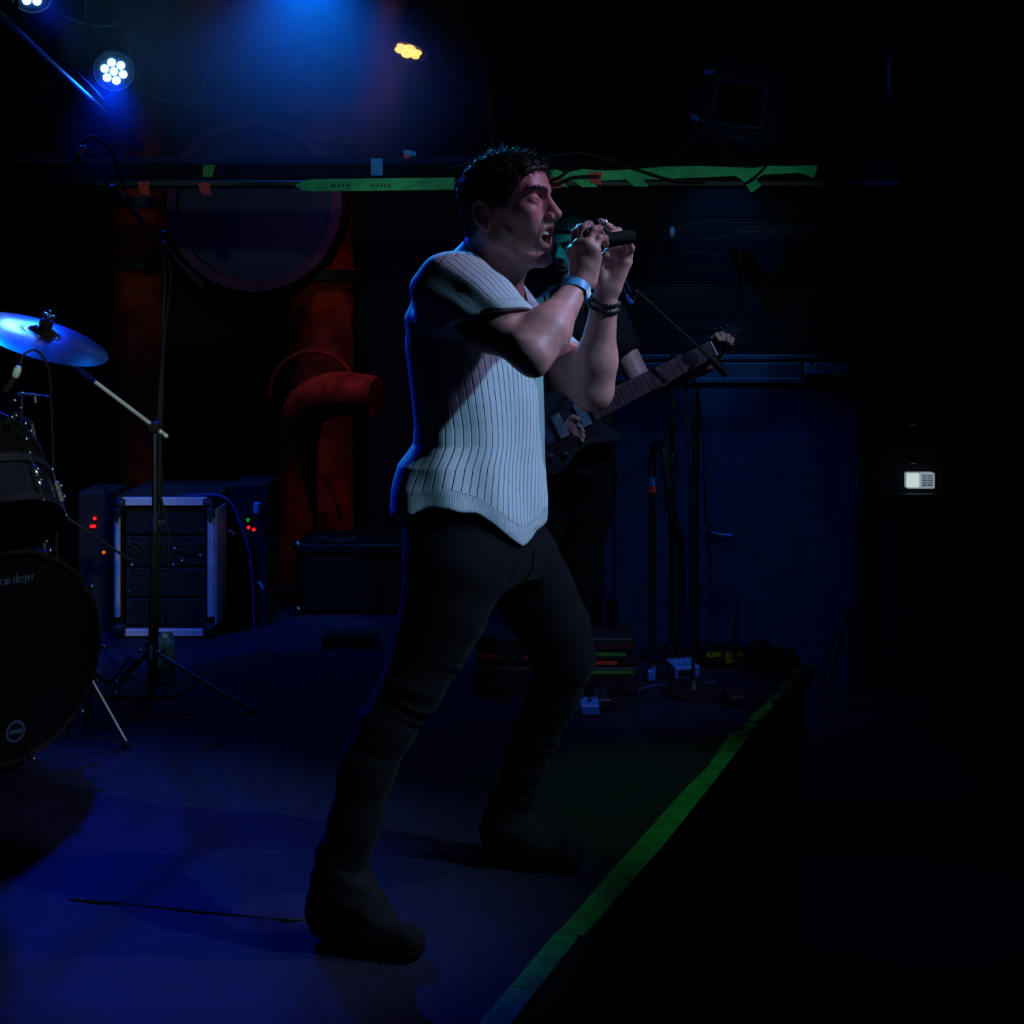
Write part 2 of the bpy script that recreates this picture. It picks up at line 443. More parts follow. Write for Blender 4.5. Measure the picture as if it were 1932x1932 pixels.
mb = MB(); mb.tube([P(1532, 688, WY - .15), P(1520, 676, WY - .16), P(1507, 676, WY - .12)], .008, 8); mb.tube([P(1520, 676, WY - .165), P(1555, 682, WY - .15)], .007, 8); mb.build('arm', 'black_metal', cl, True)
# small white control unit with added glow, its conduit and the ledge below
cu = empty('control_unit', P(1735, 906, WY), 'small white control unit with vents and added glow on the dark wall right of the door', 'control panel')
mb = MB(); mb.box(P(1735, 906, WY - .03), (.172, .07, .098), bev=.008); mb.build('housing', 'added_glow_vents', cu)
mb = MB(); mb.box(P(1722, 906, WY - .07), (.074, .012, .084), bev=.004); mb.build('glow_window', 'added_glow_panel', cu)
for i in range(7):
    for cx_ in (1744, 1755): mb = MB(); mb.box(P(cx_, 897 + i * 3.2, WY - .068), (.032, .010, .0042)); mb.build('vent_slat', 'aluminium', cu)
cd = empty('conduit', P(1722, 885, WY), 'thin vertical cable conduit running down the wall to the white control unit', 'conduit')
mb = MB(); mb.cyl(P(1722, 440, WY - .01), P(1722, 884, WY - .01), .010, n=8); mb.build('pipe', 'black_paint', cd, True)
for py in (520, 660, 800, 872): mb = MB(); mb.box(P(1722, py, WY - .012), (.04, .03, .014), bev=.002); mb.build('clip', 'steel', cd)
lg = empty('wall_ledge', P(1720, 934, WY), 'narrow dark ledge under the white control unit', 'shelf')
mb = MB(); mb.box(P(1722, 934, WY - .05), (.42, .12, .02), bev=.003); mb.build('shelf_board', 'black_paint', lg)
for px in (1680, 1764): mb = MB(); mb.prism([(0, 0), (.09, 0), (0, -.09)], P(px, 937, WY - .002), (0, -1, 0), (0, 0, 1), .012); mb.build('bracket', 'black_metal', lg)
sb = empty('wall_socket', P(1782, 906, WY), 'dark round-knobbed switch plate beside the white control unit', 'switch')
mb = MB(); mb.box(P(1782, 905, WY), (.07, .03, .16), bev=.005); mb.build('plate', 'black_plastic', sb)
for py in (891, 921): mb = MB(); mb.lathe(P(1781, py, WY - .014), (0, -1, 0), [(.018, 0), (.016, .015), (.001, .017)], 14); mb.build('knob', 'black_metal', sb, True)
# triangular pennant
pn = empty('pennant', P(1456, 420, WY - .02), 'dark inverted triangular pennant hung on the wall above the door', 'pennant')
mb = MB(); mb.prism([(-.25, 0), (.25, 0), (.02, -.32), (-.02, -.32)], P(1456, 424, WY - .03), (1, 0, 0), (0, 0, 1), .008); mb.build('cloth', 'black_paint', pn)
mb = MB(); mb.cyl(P(1376, 421, WY - .035), P(1536, 421, WY - .035), .007, n=8); mb.build('rod', 'black_metal', pn, True)
bd = empty('wall_badge', P(1268, 438, WY), 'small oval badge on the dark wall above the guitar neck', 'badge')
mb = MB(); mb.lathe(P(1268, 438, WY - .002), (0, -1, 0), [(.030, 0), (.033, .004), (.033, .010), (.026, .014), (.001, .015)], 24)
o = mb.build('disc', 'pale_paint', bd, True); o.scale = (.5, 1, 1)
# A-frame leaning at the door and a short post
af = empty('folded_stand', P(1580, 1305, 8.2), 'black folded A-shaped stand leaning before the right door leaf', 'stand')
b_ = [P(1548, 1328, 8.2), P(1596, 1150, 8.45), P(1612, 1322, 8.35), P(1606, 1150, 8.42)]
for q in b_: q.z = max(q.z, FL + .005)
mb = MB(); mb.tube([b_[0], b_[1]], .028, 8); mb.build('leg', 'black_metal', af, True)
mb = MB(); mb.tube([b_[2], b_[3]], .028, 8); mb.build('leg', 'black_metal', af, True)
mb = MB(); mb.tube([b_[1] - Vector((.02, 0, 0)), b_[3] + Vector((.02, 0, 0))], .034, 8); mb.build('hinge', 'black_metal', af, True)
pt = empty('bollard_post', P(1155, 1330, 8.1), 'short black upright post in front of the left door leaf', 'post'); pt.location.z = FL
mb = MB(); c = P(1155, 1130, 8.1); mb.lathe((c.x, c.y, FL), (0, 0, 1), [(.12, 0), (.12, .02), (.035, .03), (.035, c.z - FL - .03), (.028, c.z - FL)], 16); mb.build('post', 'black_metal', pt, True)

# ---------------------------------------------------------------- low beam with tapes
BY = 6.5
bm = empty('ceiling_beam', P(700, 325, BY), 'long dark padded beam crossing low over the stage behind both musicians', 'beam')
mb = MB(); mb.box((P(780, 340, BY).x, BY, P(700, 322, BY).z), (P(1690, 0, BY).x - P(-130, 0, BY).x, .14, .115), bev=.03); mb.build('padding', 'black_cloth', bm)
mb = MB(); mb.box((P(780, 340, BY).x, BY - .03, P(700, 349, BY).z), (P(1690, 0, BY).x - P(-130, 0, BY).x, .10, .030), bev=.006); mb.build('rail', 'black_paint', bm)
for px in (-60, 930, 1676): mb = MB(); c = P(px, 300, BY); mb.cyl((c.x, BY, c.z - .03), (c.x, BY, CZ - .001), .012, n=10); mb.build('hanger', 'black_cloth', bm, True)
def tape(label, quads, m, Y, th=.003, curl=0.0, grp=None):
    o = empty('tape_strip', P(quads[0][0][0], quads[0][0][1], Y), label, 'tape', grp)
    for q in quads:
        c0 = P(q[0][0], q[0][1], Y); poly = [((P(a, b, Y) - c0).x, (P(a, b, Y) - c0).z) for a, b in q]
        mb = MB(); mb.prism(poly, c0, (1, 0, 0), (0, 0, 1), th); mb.build('piece', m, o)
    return o
TY = BY - .084
tl = tape('long pointed fluorescent green tape on the beam left of the singer\'s head', [[(556, 350), (572, 341), (590, 338), (858, 335), (857, 358), (700, 360), (590, 361), (570, 359)]], 'green_tape', TY)
mb = MB()
for x0, s in ((626, 6), (632, 3), (640, 5), (648, 4), (657, 5), (703, 3), (712, 6), (720, 3), (727, 5), (734, 4)): mb.box(P(x0, 350, TY - .004), (.009, .0015, .010 + s * .0012), Matrix.Rotation(.3 * (s - 4), 3, 'Y'))
mk('marker_ink', (.02, .16, .04), .7); o_ = mb.build('marker_writing', 'marker_ink', tl); o_['kind'] = 'stuff'
tape('torn fluorescent green tape run on the beam right of the singer\'s head', [
    [(1020, 320), (1050, 320), (1066, 326), (1100, 319), (1140, 322), (1196, 319), (1262, 314), (1320, 313), (1420, 317), (1452, 313), (1500, 313), (1541, 312), (1541, 322), (1535, 336), (1508, 326), (1440, 330), (1430, 336), (1410, 348), (1388, 332), (1260, 338), (1214, 339), (1224, 352), (1196, 352), (1182, 339), (1120, 342), (1128, 353), (1098, 353), (1084, 343), (1062, 340), (1072, 355), (1056, 350), (1040, 336)],
    [(1406, 348), (1422, 335), (1437, 350), (1418, 364)]], 'green_tape', TY - .002)
tape('orange-red square of tape stuck over the green tape run', [[(1110, 324), (1136, 325), (1134, 350), (1112, 344)]], 'orange_tape', TY - .008)
tape('crumpled orange-red tape at the singer\'s forehead end of the green run', [[(1036, 336), (1048, 334), (1060, 337), (1061, 354), (1044, 356), (1038, 347)]], 'orange_tape', TY - .010)
tape('upright pale blue tape piece wrapped on the beam', [[(700, 299), (722, 299), (722, 331), (700, 331)]], 'blue_tape', TY + .006)
tape('small pale blue tape tab standing above the beam', [[(761, 283), (776, 284), (785, 287), (785, 294), (762, 295)]], 'blue_tape', TY + .012)
tape('tiny red tape end below the pale blue tab', [[(761, 291), (770, 292), (774, 298), (762, 299)]], 'orange_tape', TY + .008)
tape('dim green tape square on the beam at the left', [[(385, 311), (407, 311), (401, 334), (382, 334)]], 'green_tape_dull', TY)
tape('dim red tape square under the dim green square', [[(374, 345), (395, 345), (399, 369), (384, 367), (376, 358)]], 'red_tape', TY)
tape('dim red tape square on the beam nearest the left mic boom', [[(261, 343), (282, 343), (281, 369), (268, 366), (262, 358)]], 'red_tape', TY)
cb = empty('cable', P(990, 300, TY - .03), 'thin cable looping along the top of the beam above the singer\'s head', 'cable')
mb = MB(); mb.tube(spline([P(850, 318, TY - .02), P(930, 300, TY - .02), P(995, 300, TY - .02), P(1060, 292, TY - .02), P(1110, 291, TY - .02), P(1190, 316, TY - .02), P(1270, 340, TY - .02), P(1330, 342, TY - .02)]), .006, 6); mb.build('cable_run', 'black_rubber', cb, True)
cb = empty('cable', P(1040, 345, TY - .03), 'black cable tied in a knot over the torn green tape', 'cable')
mb = MB(); mb.tube(spline([P(1130, 333, TY - .02), P(1080, 335, TY - .02), P(1048, 348, TY - .025), P(1040, 340, TY - .03), P(1056, 334, TY - .025), P(1075, 318, TY - .02)]), .007, 6); mb.build('cable_run', 'black_rubber', cb, True); mb = MB(); mb.tube(spline([P(1446, 312, TY - .02), P(1425, 333, TY - .02), P(1405, 347, TY - .02)]), .005, 6)
mb.build('cable_run', 'black_rubber', cb, True)

# ---------------------------------------------------------------- LED cans
def led_can(c, aim, label, r_led, ring, lampm, tilt=0, body=.10, name='led_par_light'):
    t = empty(name, c, label, 'stage light'); d = (Vector(aim) - Vector(c)).normalized(); x, y, z = frame(d)
    mb = MB(); mb.lathe(c, d, [(.001, -.115), (body * .8, -.11), (body, -.05), (body, -.004), (body * .96, 0), (body * .93, -.006), (.001, -.008)], 28); mb.build('housing', 'black_metal', t, True)
    for i in range(7):
        a = tilt + i * PI / 3; q = Vector(c) + (x * math.cos(a) + y * math.sin(a)) * (ring if i < 6 else 0) + d * .002
        mb = MB(); mb.lathe(q, d, [(r_led, -.006), (r_led, .000), (r_led * .8, .005), (r_led * .4, .008), (.001, .009)], 18); mb.build('lens', lampm, t, True)
    s_ = Vector((d.y, -d.x, 0)).normalized()
    mb = MB(); top = Vector(c) - d * .05 + Vector((0, 0, .16)); mb.tube([Vector(c) - d * .05 + s_ * (body + .005), top + s_ * (body + .005), top - s_ * (body + .005), Vector(c) - d * .05 - s_ * (body + .005)], .008, 6); mb.build('yoke', 'black_metal', t, True)
    mb = MB(); mb.cyl(top, (top.x, top.y, CZ - .001), .012, n=10); mb.build('hanging_tube', 'black_metal', t, True)
    mb = MB(); mb.tube(spline([Vector(c) - d * .11, Vector(c) - d * .16 + Vector((.08, 0, -.10)), Vector(c) + Vector((.26, .06, -.14)), Vector(c) + Vector((.42, .1, -.06)), (c.x + .5, c.y + .1, CZ - .01)]), .006, 6); mb.build('power_cable', 'black_rubber', t, True)
    return t
led_can(PAR1, (-.5, 2.0, .6), 'seven-lens blue LED can lit fully above the left tape squares', .0195, .0450, 'blue_lamp', .25)
led_can(PAR2, (-.4, 2.0, .6), 'blue LED can cut off by the top left corner of the picture', .0195, .0450, 'blue_lamp', .55)
led_can(AMB, AMB + Vector((-.35, -.45, -1.4)), 'amber LED can tilted down near the top of the picture', .026, .047, 'amber_lamp', .2, .10)
# moving head above the frame
mh = P(585, -120, 6.5); mh.z = min(mh.z, CZ - .12)
t = empty('moving_head_light', mh, 'moving head lamp with cyan beam above the top edge of the picture', 'stage light')
dd = (Vector((-0.2, 3.1, 1.2)) - mh).normalized()
mb = MB(); mb.lathe(mh, dd, [(.001, -.16), (.09, -.14), (.11, -.04), (.10, 0), (.09, -.01), (.001, -.012)], 24); mb.build('head', 'black_metal', t, True)
mb = MB(); mb.box((mh.x, mh.y + .06, CZ - .045), (.3, .24, .085), bev=.01); mb.build('base', 'black_plastic', t)

# ceiling pipe on the left
p0, p1 = P(-120, -70, 4.05), P(262, 277, 8.1); z_ = (p0.z + p1.z) / 2
cp = empty('ceiling_pipe', p1, 'straight dark pipe slanting down from the top left corner past the blue LED can', 'pipe')
mb = MB(); mb.cyl(P(-120, -70, 4.15), p1, .026, n=14); mb.build('pipe', 'black_metal', cp, True)
for t_ in (.25, .6, .9): c = P(-120, -70, 4.15).lerp(p1, t_); mb = MB(); mb.cyl(c, (c.x, c.y, CZ - .001), .008, n=8); mb.build('hanger', 'black_metal', cp, True)
mb = MB(); mb.tube(spline([P(-120, -70, 4.15).lerp(p1, k / 6) + Vector((.05 + .01 * (k % 2), 0, .02)) for k in range(5)]), .008, 6); mb.build('clipped_cable', 'black_rubber', cp, True)

# ---------------------------------------------------------------- industrial red steelwork and ducting at the back
def column(label, px0, px1, ytop, Yc, fl):
    r = (px1 - px0) / 2 / F * Yc; c = P((px0 + px1) / 2, 500, Yc); t = empty('steel_column', (c.x, Yc, FL), label, 'column')
    zt = CZ - .002; mb = MB(); mb.lathe((c.x, Yc, FL), (0, 0, 1), [(r, 0), (r, zt - FL)], 28); mb.build('shaft', 'red_steel', t, True)
    for py in fl:
        z = wz(py, Yc); mb = MB(); mb.lathe((c.x, Yc, z), (0, 0, 1), [(r, -.03), (r + .05, -.03), (r + .05, .03), (r, .03)], 28, closed=True); f_ = mb.build('flange', 'black_metal', t, True)
        for k in range(12):
            a = 2 * PI * k / 12; q = (c.x + (r + .028) * math.cos(a), Yc + (r + .028) * math.sin(a), z); mb = MB(); mb.cyl((q[0], q[1], z - .045), (q[0], q[1], z + .045), .011, n=6); mb.build('bolt', 'red_steel', f_)
    return t
column('rust-red round steel column behind the hanging duct, nearest the singer', 545, 668, 0, 8.25, (520, 285))
column('rust-red steel column at left behind the microphone boom', 214, 312, 0, 8.3, (500, 385))
# big round duct seen end-on
dc = P(480, 385, 7.75); t = empty('round_duct', dc, 'huge round black duct mouth with dull red rim between the two rust-red columns', 'duct')
R0 = 165 / F * 7.75
mb = MB(); mb.lathe(dc, (0, 1, 0), [(R0 - .055, -.02), (R0, -.02), (R0, .42), (R0 - .02, .42), (R0 - .02, 0)], 56, closed=True); mb.build('rim', 'dull_red', t, True)
mb = MB(); mb.lathe(dc, (0, 1, 0), [(R0 - .058, .03), (R0 * .6, .10), (R0 * .2, .12), (.001, .12)], 56); mb.build('end_plate', 'black_paint', t, True)
for k in range(4): a = PI / 4 + k * PI / 2; mb = MB(); mb.box(dc + Vector((math.cos(a) * R0 * .45, .07, math.sin(a) * R0 * .45)), (R0 * .85, .02, .03), Matrix.Rotation(-a, 3, 'Y')); mb.build('rib', 'black_paint', t)
mb = MB(); mb.cyl((dc.x, dc.y + .2, dc.z + R0 - .03), (dc.x, dc.y + .2, CZ - .001), .02, n=8); mb.build('hanger', 'black_metal', t, True)
# flared pipe below
fp = P(600, 725, 7.6); t = empty('flared_pipe', (fp.x, 7.6, FL), 'orange-red flared pipe elbow with broad collar behind the singer\'s back', 'pipe')
def q_(px, py, Y=7.6): return P(px, py, Y)
mb = MB(); mb.tube(spline([q_(560, 1000, 7.75), q_(560, 870, 7.7), q_(572, 780, 7.6), q_(628, 745, 7.5), q_(710, 750, 7.42)], 5), [.11] * 5 + [.11, .112, .114, .116, .118] + [.12, .121, .122, .122, .122] + [.121, .120, .118, .116, .114, .112], 28); mb.build('elbow', 'red_steel', t, True)
mb = MB(); mb.tube(arc(q_(590, 745, 7.62), (1, 0, 0), (0, 0, 1), .235, .25, PI * 1.02, 24), .012, 8); mb.build('collar', 'red_steel', t, True)
mb = MB(); c = q_(560, 1000, 7.75); mb.cyl((c.x, c.y, FL), (c.x, c.y, c.z), .11, n=24); mb.build('stub', 'red_steel', t, True)

# ---------------------------------------------------------------- hanging speaker, upper right
HY = 7.4
sp = empty('hanging_speaker', P(1395, 200, HY), 'black loudspeaker cabinet hung high at right with framed grille and perforated bracket', 'loudspeaker')
Rz = Matrix.Rotation(math.radians(-14), 3, 'Z') @ Matrix.Rotation(math.radians(9), 3, 'Y')
c = P(1400, 205, HY + .2); mb = MB(); mb.box(c, (.48, .34, .42), Rz, .02); mb.build('cabinet', 'black_plastic', sp)
fy = Rz @ Vector((0, -1, 0)); fx = Rz @ Vector((1, 0, 0)); fz = Rz @ Vector((0, 0, 1)); fc = c + fy * .172
for u_, v_, a_, b_ in ((0, .115, .29, .026), (0, -.115, .29, .026), (-.132, 0, .026, .204), (.132, 0, .026, .204), (.01, 0, .010, .204)):
    mb = MB(); mb.box(fc + fx * u_ + fz * v_ + fy * .008, (a_, .018, b_), Rz, .003); mb.build('frame_bar', 'black_paint', sp)
mb = MB(); mb.box(fc + fy * .001, (.25, .004, .204), Rz); mb.build('grille', 'black_cloth', sp)
br = MB(); c2 = P(1402, 122, HY); br.box(c2, (.33, .02, .045), bev=.003); bk = br.build('bracket', 'black_metal', sp)
for i in range(7): mb = MB(); mb.lathe(c2 + Vector((-.10 + i * .038, -.0105, 0)), (0, -1, 0), [(.012, 0), (.012, .004), (.008, .004), (.008, 0)], 12, closed=True); mb.build('hole_ring', 'steel', bk, True)
mb = MB(); mb.cyl(P(1414, 112, HY), (P(1414, 0, HY).x, HY, CZ - .001), .010, n=8); mb.build('hanger', 'black_metal', sp, True)
for a, b in (((1332, 245), (1270, 296)), ((1332, 245), (1376, 296))): mb = MB(); mb.tube([P(*a, HY), P(*b, HY)], .020, 8); mb.build('strut', 'black_metal', sp, True)
for tag_, a in (('upper', (1338, 136)), ('lower', (1311, 222))):
    t = empty('cable_tie_tag', P(*a, HY - .03), tag_ + ' pale blue cable tag on the hanging speaker' + ('\'s bracket end' if tag_ == 'upper' else '\'s strut'), 'tag')
    Rt = Matrix.Rotation(math.radians(0 if tag_ == 'upper' else 35), 3, 'Y'); mb = MB(); mb.box(P(*a, HY - .03), (.045, .012, .030), Rt, .003); mb.build('label', 'blue_tape', t)
    for k in (-1, 0, 1): mb = MB(); mb.box(P(*a, HY - .038) + Rt @ Vector((0, 0, k * .009)), (.047, .003, .003), Rt); mb.build('band', 'label_white', t)
    if tag_ == 'lower': mb = MB(); mb.tube([P(1318, 224, HY - .03), P(1370, 250, HY - .05), P(1431, 283, HY - .03)], .003, 5); mb.build('tie_tail', 'thread', t, True)
cb = empty('cable', P(1260, 220, HY), 'black cable looping left of the hanging speaker', 'cable')
mb = MB(); mb.tube(spline([P(1325, 205, HY), P(1290, 200, HY), P(1262, 190, HY), P(1242, 200, HY), P(1238, 222, HY), P(1255, 243, HY), P(1298, 253, HY)]), .006, 6); mb.build('cable_run', 'black_rubber', cb, True); mb = MB(); mb.tube(spline([P(1330, 180, HY), P(1300, 170, HY), P(1282, 166, HY), P(1290, 150, HY), P(1320, 138, HY)]), .006, 6); mb.build('cable_run', 'black_rubber', cb, True)
t = empty('ceiling_bracket', P(1648, 158, 7.6), 'small dim bracket near the ceiling at far right of the speaker', 'bracket')
mb = MB(); mb.prism([(-.02, .01), (.035, .005), (.035, -.03), (.02, -.02), (.0, 0)], P(1648, 158, 7.6), (1, 0, 0), (0, 0, 1), .02); mb.cyl(P(1650, 155, 7.61), (P(1650, 155, 7.61).x, 7.61, CZ - .001), .006, n=6); mb.build('arm', 'steel', t)

# ---------------------------------------------------------------- stage edge tape, laid on the deck
def deck(px, py):
    Y = CAMZ * F / (py - HOR); v = P(px, py, Y); v.z = 0; return v
def etape(label, quad, m, z=.0025):
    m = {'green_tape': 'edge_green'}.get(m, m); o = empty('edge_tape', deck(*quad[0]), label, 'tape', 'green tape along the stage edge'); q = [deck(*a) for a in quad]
    mb = MB(); n = len(q); mb.add([v + Vector((0, 0, .0004)) for v in q] + [v + Vector((0, 0, z)) for v in q], [tuple(range(n))[::-1], tuple(range(n, 2 * n))] + [(i, (i + 1) % n, n + (i + 1) % n, n + i) for i in range(n)])
    mb.build('strip', m, o); return o
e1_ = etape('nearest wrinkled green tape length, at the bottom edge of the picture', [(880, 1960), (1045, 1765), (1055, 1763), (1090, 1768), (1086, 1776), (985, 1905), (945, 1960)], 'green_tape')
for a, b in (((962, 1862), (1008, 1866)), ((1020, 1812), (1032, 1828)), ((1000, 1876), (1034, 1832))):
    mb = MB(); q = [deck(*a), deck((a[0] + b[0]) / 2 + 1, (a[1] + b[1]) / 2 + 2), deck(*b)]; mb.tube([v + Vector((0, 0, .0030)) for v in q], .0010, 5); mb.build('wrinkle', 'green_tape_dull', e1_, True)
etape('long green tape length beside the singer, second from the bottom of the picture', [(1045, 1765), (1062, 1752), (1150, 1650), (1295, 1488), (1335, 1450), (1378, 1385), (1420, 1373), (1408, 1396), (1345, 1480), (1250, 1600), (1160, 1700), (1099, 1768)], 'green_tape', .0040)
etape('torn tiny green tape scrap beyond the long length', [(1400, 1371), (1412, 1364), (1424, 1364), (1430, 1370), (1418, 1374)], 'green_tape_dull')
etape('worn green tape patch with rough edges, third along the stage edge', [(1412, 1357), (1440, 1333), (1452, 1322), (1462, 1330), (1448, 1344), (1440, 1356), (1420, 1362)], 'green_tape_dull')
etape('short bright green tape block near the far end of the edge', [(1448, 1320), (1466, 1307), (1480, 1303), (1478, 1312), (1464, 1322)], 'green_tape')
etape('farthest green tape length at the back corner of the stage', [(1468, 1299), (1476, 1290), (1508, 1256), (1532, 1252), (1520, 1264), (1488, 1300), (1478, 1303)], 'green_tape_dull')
# pale metal nosing under the tape
ns = empty('stage_edge_strip', eN + en * .004, 'thin dark nosing strip along the outer stage edge under the tape', 'trim')
mb = MB(); mb.box((eN + eF) / 2 + en * .006 + Vector((0, 0, -.010)), ((eF - eN).length, .008, .018), Matrix((ed, -en, Vector((0, 0, 1)))).transposed()); mb.build('strip', 'black_metal', ns)
# carpet seam
sm_ = empty('carpet_seam', deck(380, 1710), 'dark frayed carpet seam lying across the stage floor at left of the boot', 'seam')
for a, b, r in (((130, 1697), (236, 1706), .006), ((236, 1706), (510, 1733), .0022), ((508, 1733), (572, 1737), .006)): mb = MB(); mb.tube([deck(*a) + Vector((0, 0, .0012)), deck((a[0] + b[0]) / 2, (a[1] + b[1]) / 2 + 2) + Vector((0, 0, .0022)), deck(*b) + Vector((0, 0, .0012))], [r * .4, r, r * .4], 6); mb.build('frayed_edge', 'black_rubber', sm_, True)
# ================================================================ drum kit
# crash cymbal
CY = 4.5; cc = P(80, 632, CY)
cn = Vector((.36, -.16, .92)).normalized()
cy = empty('crash_cymbal', cc, 'bright crash cymbal tilted to the right, cut by the left picture edge', 'cymbal')
R_ = .217
prof = [(.006, .030), (.020, .029), (.034, .022), (.042, .012), (.050, .009)] + [(.05 + (R_ - .05) * k / 12, .009 - .022 * (k / 12) ** 1.6) for k in range(1, 13)]
mb = MB(); mb.lathe(cc, cn, prof + [(r, h - .0015) for r, h in prof[::-1]], 72, closed=True)
M['bronze'].node_tree.nodes['Principled BSDF'].inputs['Anisotropic'].default_value = .6
mb.build('bow', 'bronze', cy, True)
for i in range(3):
    a = [2.2, -.3, -1.5][i]; x, y, z = frame(cn); q = cc + (x * math.cos(a) + y * math.sin(a)) * .052 + z * .010
    mb = MB(); mb.sphere(q, .0055, 10, 6, (1, 1, .6)); mb.build('rivet', 'chrome', cy, True)
mb = MB(); mb.lathe(cc, cn, [(.020, .031), (.0215, .033), (.021, .052), (.007, .054)], 20); mb.build('felt', 'black_cloth', cy, True)
mb = MB(); mb.lathe(cc, cn, [(.004, .05), (.004, .085), (.001, .086)], 10); x, y, z = frame(cn); mb.lathe(cc, cn, [(.009, .056), (.009, .066), (.005, .070)], 12)
for s_ in (-1, 1): mb.box(cc + cn * .068 + x * .013 * s_, (.014, .005, .012), Matrix((x, y, z)).transposed(), .002)
mb.build('wing_nut', 'chrome', cy, True)
def tripod(t, base, hub, feet, r=.008, m='steel'):
    for f in feet:
        mb = MB(); mb.tube([hub, f], r, 8); lg_ = mb.build('leg', m, t, True)
        mb = MB(); mb.sphere(Vector(f) + Vector((0, 0, .004)), .014, 10, 6, (1.3, 1.3, .9)); mb.build('rubber_foot', 'black_rubber', lg_, True)
        mb = MB(); mid = Vector(hub).lerp(Vector(f), .5); mb.tube([Vector((hub[0], hub[1], hub[2] - .14)), mid], .005, 6); mb.build('strut', m, lg_, True)
SY = 4.75
cs = empty('cymbal_stand', deck(283, 1330), 'chrome boom stand holding the crash cymbal, tripod legs spread on the floor', 'stand')
jt = P(292, 806, SY); hub = P(284, 1225, SY)
mb = MB(); mb.tube([hub - Vector((0, 0, .17)), jt - Vector((0, 0, .32))], .0125, 12); mb.build('lower_tube', 'black_metal', cs, True)
mb = MB(); mb.tube([jt - Vector((0, 0, .33)), jt], .0095, 12); mb.build('upper_tube', 'steel', cs, True)
mb = MB(); mb.lathe(jt - Vector((0, 0, .35)), (0, 0, 1), [(.018, 0), (.018, .05), (.012, .055)], 14); mb.box(jt - Vector((-.022, 0, .325)), (.03, .012, .022), bev=.003); mb.build('height_clamp', 'chrome', cs, True)
cend = cc - cn * .02
mb = MB(); mb.tube([jt + (jt - cend).normalized() * .05, jt.lerp(cend, .72)], .0075, 10); mb.tube([jt.lerp(cend, .70), cend], .0050, 10); bo = mb.build('boom_arm', 'satin_chrome', cs, True)
for k, s_ in enumerate((.012, .032, .056)): q = jt + (jt - cend).normalized() * s_ + Vector((.0, -.014, .003)); mb = MB(); mb.sphere(q, .0085, 12, 8); mb.build('clamp_bolt', 'satin_chrome', bo, True)
mb = MB(); mb.lathe(jt - Vector((0, .02, 0)), (0, 1, 0), [(.001, 0), (.018, .002), (.018, .036), (.001, .038)], 16); mb.build('tilter', 'black_metal', cs, True)
mb = MB(); mb.lathe(hub - Vector((0, 0, .03)), (0, 0, 1), [(.02, 0), (.02, .05), (.014, .055)], 14); mb.build('hub', 'chrome', cs, True)
mb = MB(); mb.sphere(hub + Vector((-.03, -.02, .0)), .010, 10, 6); mb.sphere(hub + Vector((.035, -.02, -.005)), .008, 10, 6); mb.build('hub_bolt', 'chrome', cs, True); 
tripod(cs, None, hub, [deck(480, 1345), deck(205, 1318), P(284, 1300, 4.95)], .0075)
bx_ = bpy.data.objects
# overhead drum microphone on its own stand
OY = 4.95
om = empty('boom_microphone_stand', P(290, 1262, OY), 'tall thin boom stand left, arm reaching up over the drums', 'stand'); om.location.z = 0
top = P(312, 462, OY); bot = P(290, 1290, OY); bot.z = .0
mb = MB(); mb.tube([bot, bot.lerp(top, .5)], .012, 10); mb.build('lower_tube', 'black_metal', om, True)
mb = MB(); mb.tube([bot.lerp(top, .5), top], .008, 10); mb.build('upper_tube', 'black_metal', om, True)
mb = MB(); mb.tube([P(368, 528, OY), P(215, 358, OY)], .0085, 8); mb.tube([P(216, 359, OY), P(165, 316, OY)], .0055, 8); mb.build('boom_arm', 'black_metal', om, True)
mb = MB(); mb.tube([P(352, 512, OY), P(382, 543, OY)], .018, 10); mb.build('counterweight', 'black_metal', om, True)
for c in ((312, 462), (213, 356), (312, 442)): mb = MB(); mb.sphere(P(c[0], c[1], OY - .015), .014, 10, 6); mb.build('clutch', 'black_plastic', om, True)
mb = MB(); mb.lathe((bot.x, bot.y, .0), (0, 0, 1), [(.13, 0), (.13, .012), (.03, .022), (.014, .05)], 28); mb.build('round_base', 'black_metal', om, True)
mi = empty('overhead_microphone', P(140, 312, OY), 'slim overhead microphone with pale connector at end of the left boom', 'microphone')
mb = MB(); a, b = P(150, 290, OY), P(120, 346, OY); mb.lathe(b, a - b, [(.004, 0), (.010, .004), (.0105, .05), (.0085, .10), (.0085, (a - b).length)], 14); mb.build('barrel', 'black_metal', mi, True)
mb = MB(); mb.lathe(a, a - b, [(.008, -.004), (.0115, 0), (.0115, .026), (.006, .032)], 14); mb.build('connector', 'pale_paint', mi, True)
mb = MB(); mb.tube([P(146, 298, OY), P(165, 316, OY)], .006, 8); mb.build('clip', 'black_plastic', mi, True)
mb = MB(); mb.tube(spline([P(154, 278, OY), P(160, 264, OY), P(175, 258, OY), P(202, 276, OY), P(222, 315, OY), P(240, 372, OY), P(270, 430, OY), P(310, 470, OY - .02), P(322, 520, OY - .02), P(312, 620, OY - .02), P(300, 760, OY - .02), P(296, 900, OY - .02), P(318, 1010, OY - .02), P(312, 1180, OY - .02)]), .0045, 6); mb.build('cable', 'black_rubber', mi, True)
